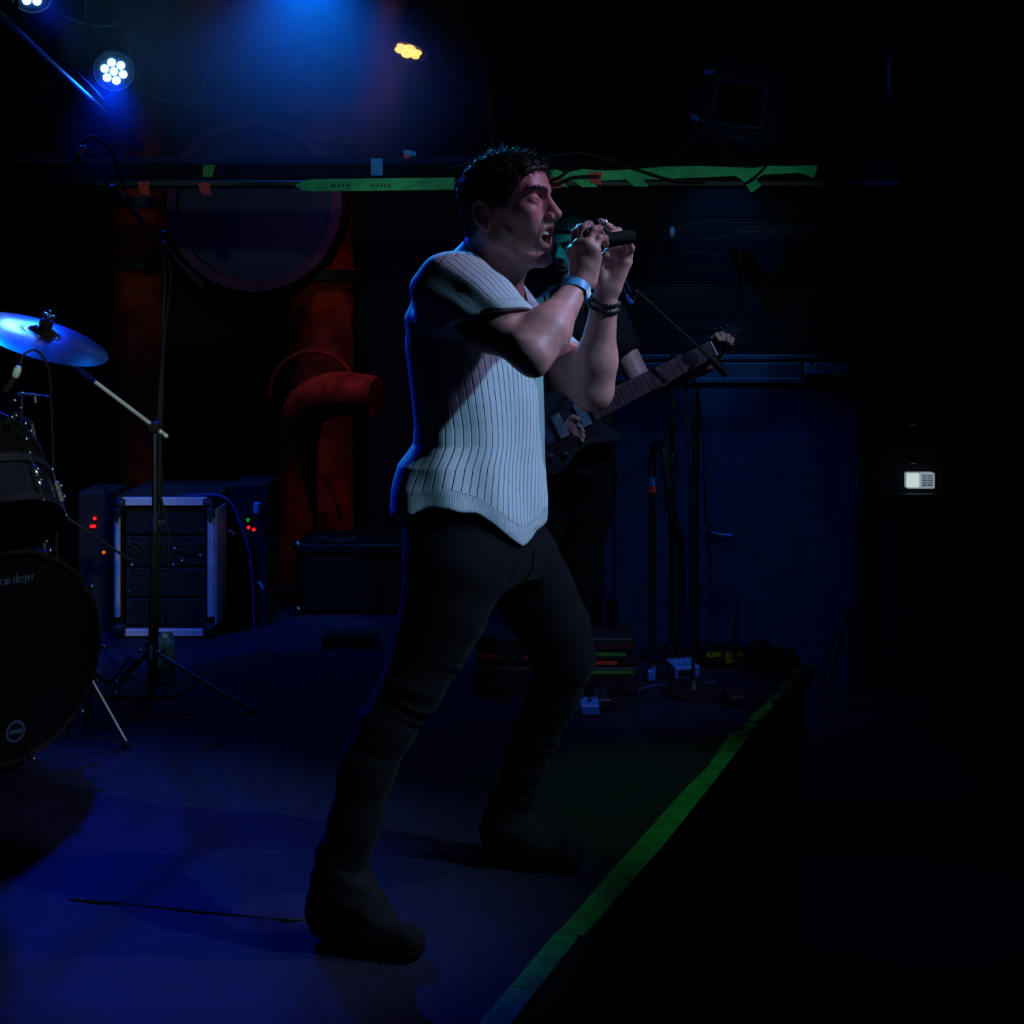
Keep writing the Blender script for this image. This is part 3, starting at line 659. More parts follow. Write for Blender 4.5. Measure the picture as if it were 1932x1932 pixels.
# kick drum
KY = 4.05; kc = P(18, 1240, KY); kn = Vector((.80, -.60, 0)).normalized(); KR = .300; kx = Vector((0, 0, 1)).cross(kn) * 1; kz = Vector((0, 0, 1))
if kx.x < 0: kx = -kx
kk = empty('kick_drum', (kc.x - kn.x * .2, kc.y - kn.y * .2, 0), 'black-headed kick drum with wooden hoop and band lettering, cut by left picture edge', 'drum')
mb = MB(); mb.lathe(kc, kn, [(KR - .012, -.44), (KR - .012, -.03), (KR - .02, -.03), (KR - .02, -.44)], 64, closed=True); mb.build('shell', 'drum_shell', kk, True)
mb = MB(); mb.lathe(kc, kn, [(KR - .004, -.035), (KR + .008, -.035), (KR + .008, .006), (KR - .004, .006)], 72, closed=True); mb.build('hoop', 'drum_wood', kk, True)
mb = MB(); mb.lathe(kc, kn, [(KR - .004, -.012), (.001, -.010)], 64); mb.lathe(kc, kn, [(KR - .004, -.010), (KR - .006, -.004), (KR - .012, -.004), (KR - .014, -.010)], 64, closed=True); hd = mb.build('front_head', 'drum_head_black', kk, True)
mb = MB(); mb.lathe(kc, kn, [(KR - .004, -.44), (KR + .008, -.44), (KR + .008, -.48), (KR - .004, -.48)], 64, closed=True); mb.build('rear_hoop', 'drum_wood', kk, True)
for i in range(10):
    a = PI / 2 + 2 * PI * (i + .35) / 10; d = kx * math.cos(a) + kz * math.sin(a); c = kc + d * (KR + .006); Rk = Matrix((d, kn.cross(d), kn)).transposed()
    mb = MB(); mb.box(c + kn * -.012, (.014, .020, .050), Rk, .004); mb.box(c + kn * .010 - d * .006, (.022, .018, .006), Rk, .002); cw = mb.build('claw', 'black_metal', kk)
    mb = MB(); mb.tube([c + d * .008 + kn * .012, c + d * .008 - kn * .15], .0035, 8); mb.sphere(c + d * .009 + kn * .014, .0080, 10, 6); mb.build('tension_rod', 'chrome', cw, True)
    mb = MB(); mb.box(kc + d * (KR + .002) - kn * .17, (.026, .018, .06), Rk, .006); mb.sphere(kc + d * (KR + .014) - kn * .15, .009, 10, 6); mb.build('lug', 'chrome', kk, True)
for s_ in (1,):
    a = kc + kx * (KR + .0) - kz * .05 - kn * .12; b = Vector((a.x + .12 + kx.x * .1, a.y - .05, .012)); mb = MB(); mb.tube([a, b], .009, 8); sp_ = mb.build('spur', 'chrome', kk, True)
    mb = MB(); mb.sphere(b, .014, 10, 6, (1, 1, .8)); mb.build('rubber_tip', 'black_rubber', sp_, True)
    mb = MB(); mb.box(kc + kx * (KR + .006) - kz * .05 - kn * .12, (.03, .05, .05), bev=.006); mb.build('spur_bracket', 'black_metal', kk)
for s_ in (1, -1): mb = MB(); mb.box(kc + kx * .08 * s_ - kz * (KR + .016) - kn * .2, (.04, .2, .05)); mb.build('support_pad', 'black_rubber', kk)
# blackletter band name drawn with a slanted broad nib
def nib_text(word, org, ux, uy, h, m, parent, depth=.0012):
    S_ = {'o': [[(.1, .85), (.1, .15), (.3, 0)], [(.1, .85), (.3, 1), (.5, .8), (.5, .15), (.3, 0)]], 'c': [[(.5, .85), (.3, 1), (.1, .8), (.1, .15), (.3, 0), (.5, .1)]],
          'e': [[(.1, .45), (.5, .72), (.3, 1), (.1, .8), (.1, .15), (.3, 0), (.5, .1)]], 'a': [[(.1, .9), (.3, 1), (.5, .85), (.5, .1), (.6, 0)], [(.5, .6), (.25, .5), (.1, .3), (.1, .12), (.25, 0), (.5, .15)]],
          'n': [[(.05, .95), (.15, .85), (.15, .05), (.22, 0)], [(.15, .8), (.4, 1), (.5, .85), (.5, .05), (.6, 0)]], 's': [[(.5, .85), (.35, 1), (.12, .85), (.12, .65), (.5, .4), (.5, .15), (.3, 0), (.08, .1)]],
          'l': [[(.05, 1.5), (.18, 1.6), (.18, .1), (.3, 0)]], 'p': [[(.05, .95), (.15, .85), (.15, -.5), (.22, -.55)], [(.15, .8), (.4, 1), (.52, .8), (.52, .15), (.35, 0), (.15, .1)]],
          'r': [[(.05, .95), (.15, .85), (.15, .05), (.22, 0)], [(.15, .8), (.38, 1), (.5, .85)]]}
    W_ = {'l': .42, 'r': .56, ' ': .42}; x = 0
    for ch in word:
        if ch != ' ':
            mb = MB()
            for st_ in S_[ch]:
                nb = [(.11, .07), (-.11, -.07)]
                for (ax_, ay_), (bx2, by2) in zip(st_[:-1], st_[1:]):
                    pts_ = [(ax_ + nb[0][0], ay_ + nb[0][1]), (ax_ + nb[1][0], ay_ + nb[1][1]), (bx2 + nb[1][0], by2 + nb[1][1]), (bx2 + nb[0][0], by2 + nb[0][1])]
                    mb.prism([(h * (x + p[0]), h * p[1]) for p in pts_], org, ux, uy, depth)
            mb.build('letter', m, parent)
        x += W_.get(ch, .70)
txo = kc + kn * -.0085
lt = MB(); 
def kp(px, py):     # point of the drum head plane under a picture position
    d = P(px, py, 1) - Vector((0, 0, CAMZ)); o0 = Vector((0, 0, CAMZ)); t = (txo - o0).dot(kn) / d.dot(kn); return o0 + d * t
e_ = kp(62, 1094); s0 = kp(0, 1104); txu = (e_ - s0).normalized(); txv = kn.cross(txu); txv = txv if txv.z > 0 else -txv
hgt = .0160; wtot = sum({'l': .42, 'r': .56, ' ': .42}.get(ch, .70) for ch in 'ocean sleeper') * hgt
emb = MB(); nib_text('ocean sleeper', e_ - txu * (wtot - .003), txu, txv, hgt, 'drum_print', hd)
sc_ = kp(29, 1380)
for rr, m_ in ((.032, 'drum_print'), (.024, 'drum_head_black')):
    mb = MB(); mb.lathe(sc_ + kn * (.0 if rr > .03 else .0006), kn, [(rr, 0), (rr, .0008), (.001, .0009)], 28); o = mb.build('round_sticker' if rr > .03 else 'sticker_centre', m_, hd, True)
mb = MB(); mb.box(sc_ + kn * .0016, (.042, .0008, .012), Matrix((txu, kn, txv)).transposed()); mb.build('sticker_lettering', 'drum_print', hd)
# rack tom and floor tom
def tom(name, label, c, axis, r, depth, nl, stand=None):
    t = empty(name, Vector(c) - Vector(axis).normalized() * depth, label, 'drum'); ax_ = Vector(axis).normalized(); x, y, z = frame(ax_)
    mb = MB(); mb.lathe(c, ax_, [(r, -depth + .01), (r, -.01), (r - .006, -.01), (r - .006, -depth + .01)], 48, closed=True); mb.build('shell', 'drum_shell', t, True)
    mb = MB(); mb.lathe(c, ax_, [(r - .002, 0), (.001, .001)], 48); mb.build('batter_head', 'drum_head_black', t, True)
    mb = MB(); mb.lathe(c, ax_, [(r - .002, -depth), (.001, -depth - .001)], 48); mb.build('resonant_head', 'drum_head_black', t, True)
    for h0 in (0, -depth): mb = MB(); mb.lathe(c, ax_, [(r + .004, h0 - .012), (r + .011, h0 - .012), (r + .010, h0 + .012), (r + .003, h0 + .014), (r + .002, h0)], 48, closed=True); mb.build('hoop', 'black_metal', t, True)
    for i in range(nl):
        a = 2 * PI * (i + .5) / nl; d = x * math.cos(a) + y * math.sin(a); q = Vector(c) + d * (r + .012); Rk = Matrix((d, z.cross(d), z)).transposed()
        for h0, h1 in ((0, -1), (-depth, 1)):
            mb = MB(); mb.box(q + z * (h0 + h1 * .045), (.020, .016, .040), Rk, .005); mb.tube([q + z * (h0 + h1 * .03), q + z * (h0 - h1 * .012)], .003, 6); mb.sphere(q + z * (h0 - h1 * .013), .0060, 8, 6); mb.sphere(q + z * (h0 + h1 * .045) + d * .010, .0065, 8, 6); mb.build('lug', 'chrome', t, True)
    return t
tom('rack_tom', 'rack tom with dark head facing right, over the kick drum at left edge', P(-18, 860, 4.25), (.62, -.45, .62), .165, .2, 8)
tom('floor_tom', 'blue-grey floor tom shell with bright lugs under the rack tom at left edge', P(-36, 930, 4.0), (-.40, .42, .82), .19, .125, 8)
mb = MB(); 
ts = empty('tom_mount', P(60, 1030, 4.25), 'chrome tom mount tubes rising from the kick drum at left', 'stand'); ts.location.z = .72
mb.tube([P(84, 1040, 4.35), P(80, 905, 4.4), P(60, 800, 4.45)], .008, 8); mb.tube([P(60, 800, 4.45), P(30, 780, 4.4), P(10, 800, 4.35)], .007, 8); mb.build('tube', 'black_metal', ts, True)
for (px, py) in ((84, 1042), (82, 903), (22, 788), (50, 829), (30, 785), (48, 800)): mb = MB(); mb.sphere(P(px, py, 4.3), .008, 10, 6); mb.build('wing_bolt', 'chrome', ts, True)
tm = empty('tom_microphone', P(33, 700, 4.2), 'clip-on drum microphone with blue-lit connector below the crash cymbal', 'microphone')
mb = MB(); mb.tube([P(10, 738, 4.2), P(28, 712, 4.2)], .011, 10); mb.build('body', 'black_metal', tm, True)
mb = MB(); mb.lathe(P(28, 712, 4.2), P(36, 690, 4.2) - P(28, 712, 4.2), [(.009, 0), (.012, .004), (.012, .026), (.007, .036)], 14); mb.build('connector', 'pale_paint', tm, True)
mb = MB(); mb.tube(spline([P(38, 688, 4.2), P(46, 668, 4.22), P(70, 662, 4.25), P(92, 700, 4.3), P(98, 800, 4.4), P(104, 960, 4.5), P(110, 1100, 4.6)]), .0035, 6); mb.build('cable', 'black_rubber', tm, True)
hw = empty('cymbal_mount', P(60, 745, 4.4), 'short horizontal chrome cymbal arm with wing nut under the crash cymbal', 'stand')
mb = MB(); mb.tube([P(34, 744, 4.4), P(60, 745, 4.4), P(98, 749, 4.4)], [.006, .006, .002], 8); mb.tube([P(66, 748, 4.4), P(67, 760, 4.4)], .007, 8); mb.tube([P(42, 740, 4.4), P(40, 800, 4.42), P(46, 860, 4.44)], .005, 8); mb.build('arm', 'steel', hw, True)
for q in ((26, 756), (38, 770)): mb = MB(); mb.sphere(P(*q, 4.38), .010, 10, 6, (1, .5, .5)); mb.build('wing_nut', 'chrome', hw, True)
hs_ = empty('hardware_rod', P(105, 962, 4.6), 'thin slanting chrome hardware rod between the drums and the rack case', 'stand')
mb = MB(); mb.tube([P(104, 962, 4.6), P(250, 1060, 4.7)], .0045, 8); mb.build('rod', 'black_metal', hs_, True)
# pedal and low hardware
pdl = empty('kick_pedal_stand', deck(216, 1340), 'low chrome hardware stand with bright bolts right of the kick drum', 'stand')
mb = MB(); mb.tube([P(110, 1276, 4.5), P(178, 1274, 4.5)], .009, 8); mb.build('cross_bar', 'steel', pdl, True)
mb = MB(); mb.tube([P(258, 1245, 4.6), P(218, 1296, 4.6)], .007, 8); mb.tube([P(248, 1240, 4.62), P(208, 1290, 4.62)], .005, 8); mb.build('brace', 'steel', pdl, True)
mb = MB(); mb.tube([P(218, 1296, 4.6), deck(212, 1345)], .006, 8); mb.tube([P(178, 1274, 4.5), deck(160, 1370)], .006, 8); mb.tube([P(208, 1290, 4.62), P(178, 1274, 4.5)], .006, 8); mb.build('leg', 'black_metal', pdl, True)
for q in ((219, 1307), (183, 1285), (186, 1272), (122, 1330), (130, 1382), (220, 1288)): mb = MB(); mb.sphere(P(*q, 4.48), .009, 10, 6); mb.build('bolt', 'chrome', pdl, True)
mb = MB(); mb.tube([P(122, 1334, 4.46), P(132, 1386, 4.46), deck(140, 1400)], .006, 8); mb.build('rod', 'black_metal', pdl, True)

# ---------------------------------------------------------------- rack case and amplifiers at the back
RY = 5.72
def rp(px, py, d=0): return P(px, py, RY + d)
xa, xb = rp(216, 0).x, rp(404, 0).x; za, zb = 0.0, rp(0, 938).z; wd, ht = xb - xa, zb - za
rk = empty('rack_case', ((xa + xb) / 2, RY + .25, 0), 'black equipment rack case with blue-lit aluminium edges behind the drums', 'rack')
cx_, cz_ = (xa + xb) / 2, (za + zb) / 2
mb = MB(); mb.box((cx_, RY + .27, zb - .012), (wd, .5, .024)); mb.box((cx_, RY + .27, .032), (wd, .5, .024)); mb.box((xa + .01, RY + .27, cz_), (.02, .5, ht - .04)); mb.box((xb - .01, RY + .27, cz_), (.02, .5, ht - .04)); mb.box((cx_, RY + .51, cz_), (wd, .02, ht - .04)); mb.build('shell', 'black_paint', rk)
for nm, c, sz in (('top_edge', (cx_, RY + .008, zb - .018), (wd - .06, .02, .034)), ('bottom_edge', (cx_, RY + .008, rp(0, 1194).z), (wd - .06, .02, .030)), ('left_edge', (xa + .010, RY + .008, cz_), (.022, .02, ht - .17)), ('right_edge', (xb - .014, RY + .008, cz_), (.028, .02, ht - .17)), ('side_edge', (xb + .006, RY + .10, cz_), (.008, .20, ht - .1))):
    mb = MB(); mb.box(c, sz, bev=.003); mb.build(nm, 'aluminium', rk)
for sx in (xa + .02, xb - .02):
    for sz in (zb - .03, rp(0, 1188).z):
        mb = MB(); mb.sphere((sx, RY + .005, sz), .026, 12, 8, (1, .8, 1)); mb.box((sx, RY - .002, sz), (.05, .014, .05), bev=.006); cr = mb.build('corner', 'black_metal', rk, True)
        for k in (-1, 1): mb = MB(); mb.sphere((sx + k * .013, RY - .012, sz + .012), .004, 8, 5); mb.build('rivet', 'chrome', cr, True)
for sx in (xa + .012, xb - .014): mb = MB(); mb.box((sx, RY - .006, rp(0, 966).z), (.030, .014, .034), bev=.004); mb.box((sx, RY - .012, rp(0, 978).z), (.014, .012, .022), bev=.003); mb.build('butterfly_latch', 'steel', rk)
for i, (py0, py1) in enumerate(((958, 1010), (1014, 1070), (1074, 1128), (1132, 1182))):
    z0, z1 = rp(0, py1).z, rp(0, py0).z; mb = MB(); mb.box((cx_, RY + .035, (z0 + z1) / 2), (wd - .075, .02, z1 - z0), bev=.003); pn_ = mb.build('rack_unit', 'panel_black', rk)
    rg = random.Random(20 + i)
    for sx in (-1, 1):
        for sz in (z0 + .02, z1 - .02): mb = MB(); mb.sphere((cx_ + sx * (wd / 2 - .052), RY + .024, sz), .0050, 8, 5); mb.build('rack_screw', 'knob', pn_, True)
    if i == 1:
        for k, px in enumerate((241, 248, 253, 258, 262, 300, 306, 322, 330, 336, 346, 350, 354, 358, 363, 366, 376, 382, 386)):
            for py in ((1028, 1036, 1046) if k % 3 else (1029, 1041)):
                if rg.random() < .8: q = rp(px, py + rg.uniform(-2, 2)); mb = MB(); mb.lathe((q.x, RY + .025, q.z), (0, -1, 0), [(.0052, 0), (.0048, .010), (.001, .011)], 10); mb.build('knob', 'knob', pn_, True)
        for px, py in ((240, 1058), (246, 1068), (325, 1068), (341, 1060), (376, 1050), (327, 1037)): q = rp(px, py); mb = MB(); mb.sphere((q.x, RY + .02, q.z), .010, 10, 6); mb.build('jack_socket', 'knob', pn_, True)
        mb = MB(); q = rp(355, 1040); mb.box((q.x, RY + .022, q.z), (.09, .006, .010)); mb.build('display_strip', 'knob', pn_)
LEDS = [('red_led', 175, 992, 5.3, 'lower red indicator light'), ('red_led', 179, 978, 5.3, 'upper red indicator light')]
def indicator(box, label, leds, size):
    t = empty('wall_box' if False else 'equipment_box', box, label, 'equipment'); x_, y_, z_ = box
    mb = MB(); mb.box((x_, y_ + size[1] / 2, z_ + size[2] / 2), size, bev=.008); mb.build('housing', 'black_plastic', t)
    for m_, px, py in leds:
        c = P(px, py, y_ - .003); mb = MB(); mb.lathe(c, (0, -1, 0), [(.0075, 0), (.0072, .005), (.004, .009), (.001, .010)], 12); mb.build('indicator', m_, t, True)
    return t
indicator(((178 - 966) / F * 5.85, 5.85, 0), 'tall black equipment box with two red lights and an orange one, left of rack case', [('red_led', 179, 978), ('red_led', 173, 993), ('red_led', 178, 993), ('orange_led', 196, 1042)], (.14, .25, .58))
indicator(((470 - 966) / F * 5.95, 5.95, 0), 'tall black equipment box with one green and two red lights, right of rack case', [('green_led', 468, 981), ('red_led', 469, 995), ('red_led', 479, 999)], (.16, .25, .60))
t = empty('plug', P(472, 1060, 5.93), 'small off-white oval plug on the equipment box right of the rack', 'plug'); mb = MB(); mb.sphere(P(472, 1061, 5.935), .013, 12, 8, (.8, .7, 1.3)); mb.build('cap', 'white_plastic', t, True)
t = empty('cable_connector', P(485, 957, 5.9), 'pale blue-lit connector standing at top of the right equipment box', 'connector'); mb = MB(); mb.lathe(P(485, 968, 5.93), (0, 0, 1), [(.014, 0), (.016, .004), (.016, .040), (.010, .046)], 14); mb.build('sleeve', 'pale_paint', t, True); mb = MB(); mb.tube(spline([P(485, 966, 5.93), P(487, 1000, 5.90), P(496, 1060, 5.90), P(494, 1110, 5.9)]), .004, 6); mb.build('cable', 'black_rubber', t, True)
t = empty('cable', P(420, 945, RY), 'dark cable arching from the rack case top down to its right', 'cable'); mb = MB(); mb.tube(spline([rp(330, 938, .05), rp(370, 934, .05), rp(410, 934, -.01), rp(435, 948, -.01), rp(452, 985, -.01), rp(468, 1030, -.01), rp(476, 1080, 0), rp(480, 1190, 0)]), .005, 6); mb.build('cable_run', 'thread', t, True)
for k, (px, py, s_) in enumerate(((436, 1003, 1), (494, 1105, 0), (492, 1221, 0))):
    lb = ('curved blue-lit plug end just right of the rack case', 'small dim plug hanging beside the rack, the upper of two', 'small dim plug near the floor right of the rack')[k]
    t = empty('plug', P(px, py, 5.88), lb, 'plug'); mb = MB(); mb.tube([P(px - 7, py - 3 - (0 if s_ else 6), 5.88), P(px, py, 5.88), P(px + (7 if s_ else 1), py + 6, 5.88)], .006, 8); mb.build('body', 'pale_paint', t, True)
# guitar amplifier and cabinet behind
aq = 6.15
am = empty('guitar_amplifier', P(635, 1232, aq), 'black guitar amplifier with metal corners far behind the singer\'s legs', 'amplifier'); am.location.z = 0
xa, xb, zt = P(556, 0, aq).x, P(770, 0, aq).x, P(0, 1022, aq).z
mb = MB(); mb.box(((xa + xb) / 2, aq + .17, zt / 2), (xb - xa, .32, zt), bev=.015); mb.build('cabinet', 'black_cloth', am)
mb = MB(); mb.box(((xa + xb) / 2, aq + .005, zt * .42), (xb - xa - .05, .012, zt * .72), bev=.004); mb.build('grille_cloth', 'black_cloth', am)
mb = MB(); mb.box(((xa + xb) / 2, aq + .003, zt * .9), (xb - xa - .05, .012, zt * .12), bev=.004); cp_ = mb.build('control_panel', 'panel_black', am)
for k in range(7): mb = MB(); mb.lathe((xa + .08 + k * .055, aq - .003, zt * .9), (0, -1, 0), [(.010, 0), (.008, .014), (.001, .015)], 12); mb.build('knob', 'black_plastic', cp_, True)
for sx in (xa + .01, xb - .01):
    for sz in (.02, zt - .02): mb = MB(); mb.sphere((sx, aq + .015, sz), .022, 10, 8); mb.build('metal_corner', 'steel', am, True)
mb = MB(); mb.tube(spline([P(600, 1014, aq - .0), P(625, 1020, aq - .02), P(645, 1022, aq - .02), P(672, 1016, aq)], 5), .010, 8); mb.build('handle', 'black_rubber', am, True)
# stomp box row in front of the amplifier
for k, px in enumerate((622, 650, 676, 702)):
    t = empty('effects_pedal', deck(px, 1218), ('first', 'second', 'third', 'fourth')[k] + ' from the left of four dim pedals behind the singer\'s near leg', 'pedal', 'dim pedals in front of the amplifier'); c = t.location
    mb = MB(); mb.box(c + Vector((0, 0, .028)), (.05, .10, .05), bev=.006); mb.build('case', 'black_metal', t)
    mb = MB(); mb.lathe(c + Vector((0, -.03, .053)), (0, 0, 1), [(.008, 0), (.008, .010), (.001, .011)], 10); mb.build('footswitch', 'steel', t, True)
# printed carton standing by the cymbal stand
ct = empty('drinks_carton', deck(311, 1292), 'pale printed drinks carton standing behind the cymbal stand legs', 'carton'); c = ct.location
Rc = Matrix.Rotation(.25, 3, 'Z'); mb = MB(); mb.box(c + Vector((0, 0, .078)), (.070, .070, .155), Rc, .004); mb.add([c + Rc @ Vector(q) for q in ((-.035, -.035, .155), (.035, -.035, .155), (.035, .035, .155), (-.035, .035, .155), (-.035, 0, .188), (.024, 0, .188))], [(0, 1, 5, 4), (3, 4, 5, 2), (0, 4, 3), (1, 2, 5)]); mb.build('box', 'carton', ct)
mb = MB(); mb.lathe(c + Rc @ Vector((.0, -.02, .172)), Rc @ Vector((0, -.7, .7)), [(.011, 0), (.011, .010), (.001, .011)], 14); mb.build('cap', 'pale_paint', ct, True)

# ---------------------------------------------------------------- guitarist's side: stands, pedals
gy_ = 5.15
gs = empty('microphone_stand', deck(1268, 1238), 'black microphone stand with slanting boom in front of the guitarist', 'stand')
b0_ = deck(1268, 1238); tp = P(1268, 640, b0_.y)
mb = MB(); mb.tube([b0_ + Vector((0, 0, .02)), b0_.lerp(tp, .62)], .0125, 12); mb.build('lower_tube', 'black_metal', gs, True)
mb = MB(); mb.tube([b0_.lerp(tp, .6), tp], .0085, 10); mb.build('upper_tube', 'black_metal', gs, True)
mb = MB(); q = b0_.lerp(tp, .62); mb.lathe(q - Vector((0, 0, .04)), (0, 0, 1), [(.015, 0), (.019, .01), (.019, .06), (.012, .07)], 14); mb.build('height_clutch', 'black_plastic', gs, True)
mb = MB(); mb.lathe(b0_, (0, 0, 1), [(.13, 0), (.13, .012), (.03, .022), (.014, .05)], 28); mb.build('round_base', 'black_metal', gs, True)
s2 = empty('boom_stand', deck(1308, 1240), 'second slimmer microphone stand whose boom rises to the left by the guitar neck', 'stand')
b2_ = deck(1308, 1240); yb = b2_.y - .5; b2_ = Vector((P(1308, 0, yb).x, yb, 0)); s2.location = b2_
pv = P(1302, 672, yb)
mb = MB(); mb.tube([b2_ + Vector((0, 0, .02)), Vector((b2_.x, yb, pv.z))], .0065, 10); mb.build('tube', 'black_metal', s2, True)
mb = MB(); mb.tube([P(1205, 552, yb), P(1345, 680, yb)], .0055, 10); mb.build('boom_arm', 'black_metal', s2, True)
mb = MB(); mb.tube([P(1340, 675, yb), P(1372, 706, yb)], .016, 12); mb.build('counterweight', 'black_plastic', s2, True)
mb = MB(); mb.lathe(pv + Vector((0, -.03, -.01)), (0, 1, 0), [(.001, 0), (.026, .004), (.026, .05), (.001, .054)], 16); mb.build('boom_clutch', 'black_plastic', s2, True)
mb = MB(); mb.sphere(P(1202, 549, yb), .006, 10, 6); mb.build('thread_end', 'chrome', s2, True)
mb = MB(); mb.lathe(b2_, (0, 0, 1), [(.11, 0), (.11, .010), (.03, .02), (.010, .05)], 28); mb.build('round_base', 'black_metal', s2, True)
vm = empty('vocal_microphone', P(1172, 535, 4.6), 'small microphone with cyan-lit connector beside the singer\'s bracelets', 'microphone')
mb = MB(); mb.tube([P(1152, 500, 4.6), P(1172, 537, 4.6)], [.020, .013], 14); mb.build('body', 'black_metal', vm, True)
mb = MB(); mb.sphere(P(1149, 494, 4.6), .024, 14, 10); mb.build('grille', 'black_metal', vm, True)
mb = MB(); mb.tube([P(1172, 537, 4.6), P(1183, 558, 4.6)], .004, 6); mb.tube([P(1180, 530, 4.62), P(1190, 552, 4.62)], .004, 6); mb.build('cable', 'thread', vm, True)
mb = MB(); mb.tube([P(1181, 556, 4.6), P(1187, 568, 4.6)], .0075, 10); mb.tube([P(1187, 568, 4.6), P(1193, 573, 4.6)], .010, 10); mb.build('connector', 'blue_tape', vm, True)
mb = MB(); mb.tube([P(1193, 573, 4.6), P(1204, 552, yb)], .005, 8); mb.build('clip', 'black_plastic', vm, True)
# upright with taped top and hanging loop
up = empty('cable_post', deck(1230, 1240), 'black upright post with orange tape and blue top, left of the microphone stand', 'post'); u0 = deck(1230, 1240)
mb = MB(); mb.tube([u0, P(1230, 930, u0.y)], .0135, 12); mb.build('tube', 'black_metal', up, True)
mb = MB(); mb.cyl(P(1230, 929, u0.y), P(1230, 917, u0.y), .0145, n=14); mb.build('tape_band', 'orange_tape', up, True)
mb = MB(); mb.cyl(P(1230, 917, u0.y), P(1230, 902, u0.y), .012, n=14); mb.build('top_sleeve', 'blue_tape', up, True)
lp = empty('hose_loop', P(1250, 900, u0.y), 'thick black cable draped in a hook shape over the taped post', 'cable'); lp.location.z = 0.0
mb = MB(); mb.tube(spline([P(1231, 902, u0.y + .02), P(1229, 865, u0.y + .02), P(1240, 838, u0.y), P(1252, 850, u0.y - .04), P(1258, 900, u0.y - .05), P(1266, 960, u0.y - .05), P(1280, 1010, u0.y - .05), P(1285, 1060, u0.y - .05), P(1284, 1240, u0.y - .05)]), .0145, 10); mb.build('cable_run', 'black_rubber', lp, True)
for k, pts_ in enumerate(([(1325, 820), (1330, 950), (1338, 1060), (1337, 1150), (1342, 1236)], [(1296, 730), (1300, 900), (1302, 1100), (1304, 1230)])):
    t = empty('cable', P(*pts_[-1], 5.2), ('thin cable hanging down past the door handle', 'thin cable hanging close beside the slim boom stand')[k], 'cable'); t.location.z = 0
    mb = MB(); mb.tube(spline([P(1303, 690, 4.85)] * (k == 1) + [P(1308, 700, 4.84), ] * (k == 0) + [P(*q, 5.15) for q in pts_]), .0035, 6); mb.build('cable_run', 'black_rubber', t, True)
# pedalboard table with red-taped edges
pb = empty('pedalboard_case', deck(1080, 1268), 'long black pedalboard case edged with red and green tape behind the singer\'s far leg', 'case')
y0 = 4.86; 
def bb(px, py, y=y0): return P(px, py, y)
xa, xb = bb(893, 0).x, bb(1205, 0).x
mb = MB(); mb.box(((xa + xb) / 2, y0 + .12, .052), (xb - xa, .22, .098), bev=.006); mb.build('lower_tray', 'black_paint', pb)
mb = MB(); mb.box(((xa + xb) / 2, y0 + .13, .150), (xb - xa - .02, .20, .094), bev=.006); mb.build('upper_tray', 'black_paint', pb)
for (p0_, p1_, py, y_, m_) in ((899, 940, 1237, y0 + .012, 'red_tape'), (945, 962, 1238, y0 + .012, 'dull_red'), (988, 1006, 1240, y0 + .012, 'red_tape'), (1118, 1164, 1250, y0 + .012, 'red_tape'), (905, 940, 1205, y0 + .012, 'dull_red'), (1122, 1200, 1219, y0 + .012, 'dull_red'), (1122, 1180, 1234, y0 + .012, 'green_tape_dull'), (1112, 1195, 1268, y0 + .012, 'green_tape_dull')):
    a, b = P(p0_, py, y_), P(p1_, py, y_); mb = MB(); z = max(a.z, .010); mb.box(((a.x + b.x) / 2, y_ - .004, z), (b.x - a.x, .003, .012)); mb.build('tape', m_, pb)
def stomp(label, px, py, w_, d_, h_, m, rot=0, disp=False, name='effects_pedal'):
    c = deck(px, py); t = empty(name, c, label, 'pedal'); Rr = Matrix.Rotation(rot, 3, 'Z') @ Matrix.Rotation(.15, 3, 'X')
    cc_ = c + Vector((0, d_ / 2, h_ / 2 + .006)); mb = MB(); mb.box(cc_, (w_, d_, h_), Rr, .005); bd_ = mb.build('case', m, t)
    for s_ in (-1, 1): mb = MB(); q = cc_ + Rr @ Vector((s_ * w_ * .28, d_ * .28, h_ / 2)); mb.lathe(q, Rr @ Vector((0, 0, 1)), [(.007, 0), (.006, .012), (.001, .013)], 12); mb.build('knob', 'chrome', t, True)
    mb = MB(); q = cc_ + Rr @ Vector((0, -d_ * .1 if not disp else d_ * .3, h_ / 2)); mb.lathe(q, Rr @ Vector((0, 0, 1)), [(.008, 0), (.008, .008), (.005, .014), (.001, .015)], 12); mb.build('footswitch', 'chrome', t, True)
    if disp: mb = MB(); q = cc_ + Rr @ Vector((-w_ * .06, -d_ / 2 - .001, 0)); mb.box(q, (w_ * .64, .004, h_ * .5), Rr); mb.build('display', 'panel_black', t)
    mb = MB(); mb.tube(spline([cc_ + Rr @ Vector((w_ / 2, 0, 0)), cc_ + Rr @ Vector((w_ / 2 + .03, .01, -.004)), c + Vector((w_ / 2 + .07, .06, .006)), c + Vector((w_ / 2 + .06, .14, .005))], 4), .0035, 6); mb.build('patch_cable', 'black_rubber', t, True)
    return t
stomp('blue-lit plain-fronted stomp box on the floor just right of the singer\'s far leg', 1113, 1352, .064, .07, .036, 'pedal_blue')
stomp('larger pale pedal with dark display below the microphone stand', 1291, 1281, .098, .09, .045, 'pedal_blue', .30, True)
stomp('narrow pale rounded pedal left of the display pedal', 1231, 1288, .028, .06, .040, 'pedal_blue', -.2)
stomp('dark pedal edge-on right of the blue stomp box', 1138, 1340, .050, .08, .036, 'black_metal', .2)
stomp('small dark pedal near the stage edge with a dim blue rim', 1388, 1335, .06, .07, .036, 'black_metal', .3)
yt = empty('radio_receiver', deck(1360, 1258), 'flat receiver box wrapped in yellow-green tape with upright antenna', 'receiver'); c = deck(1362, 1258)
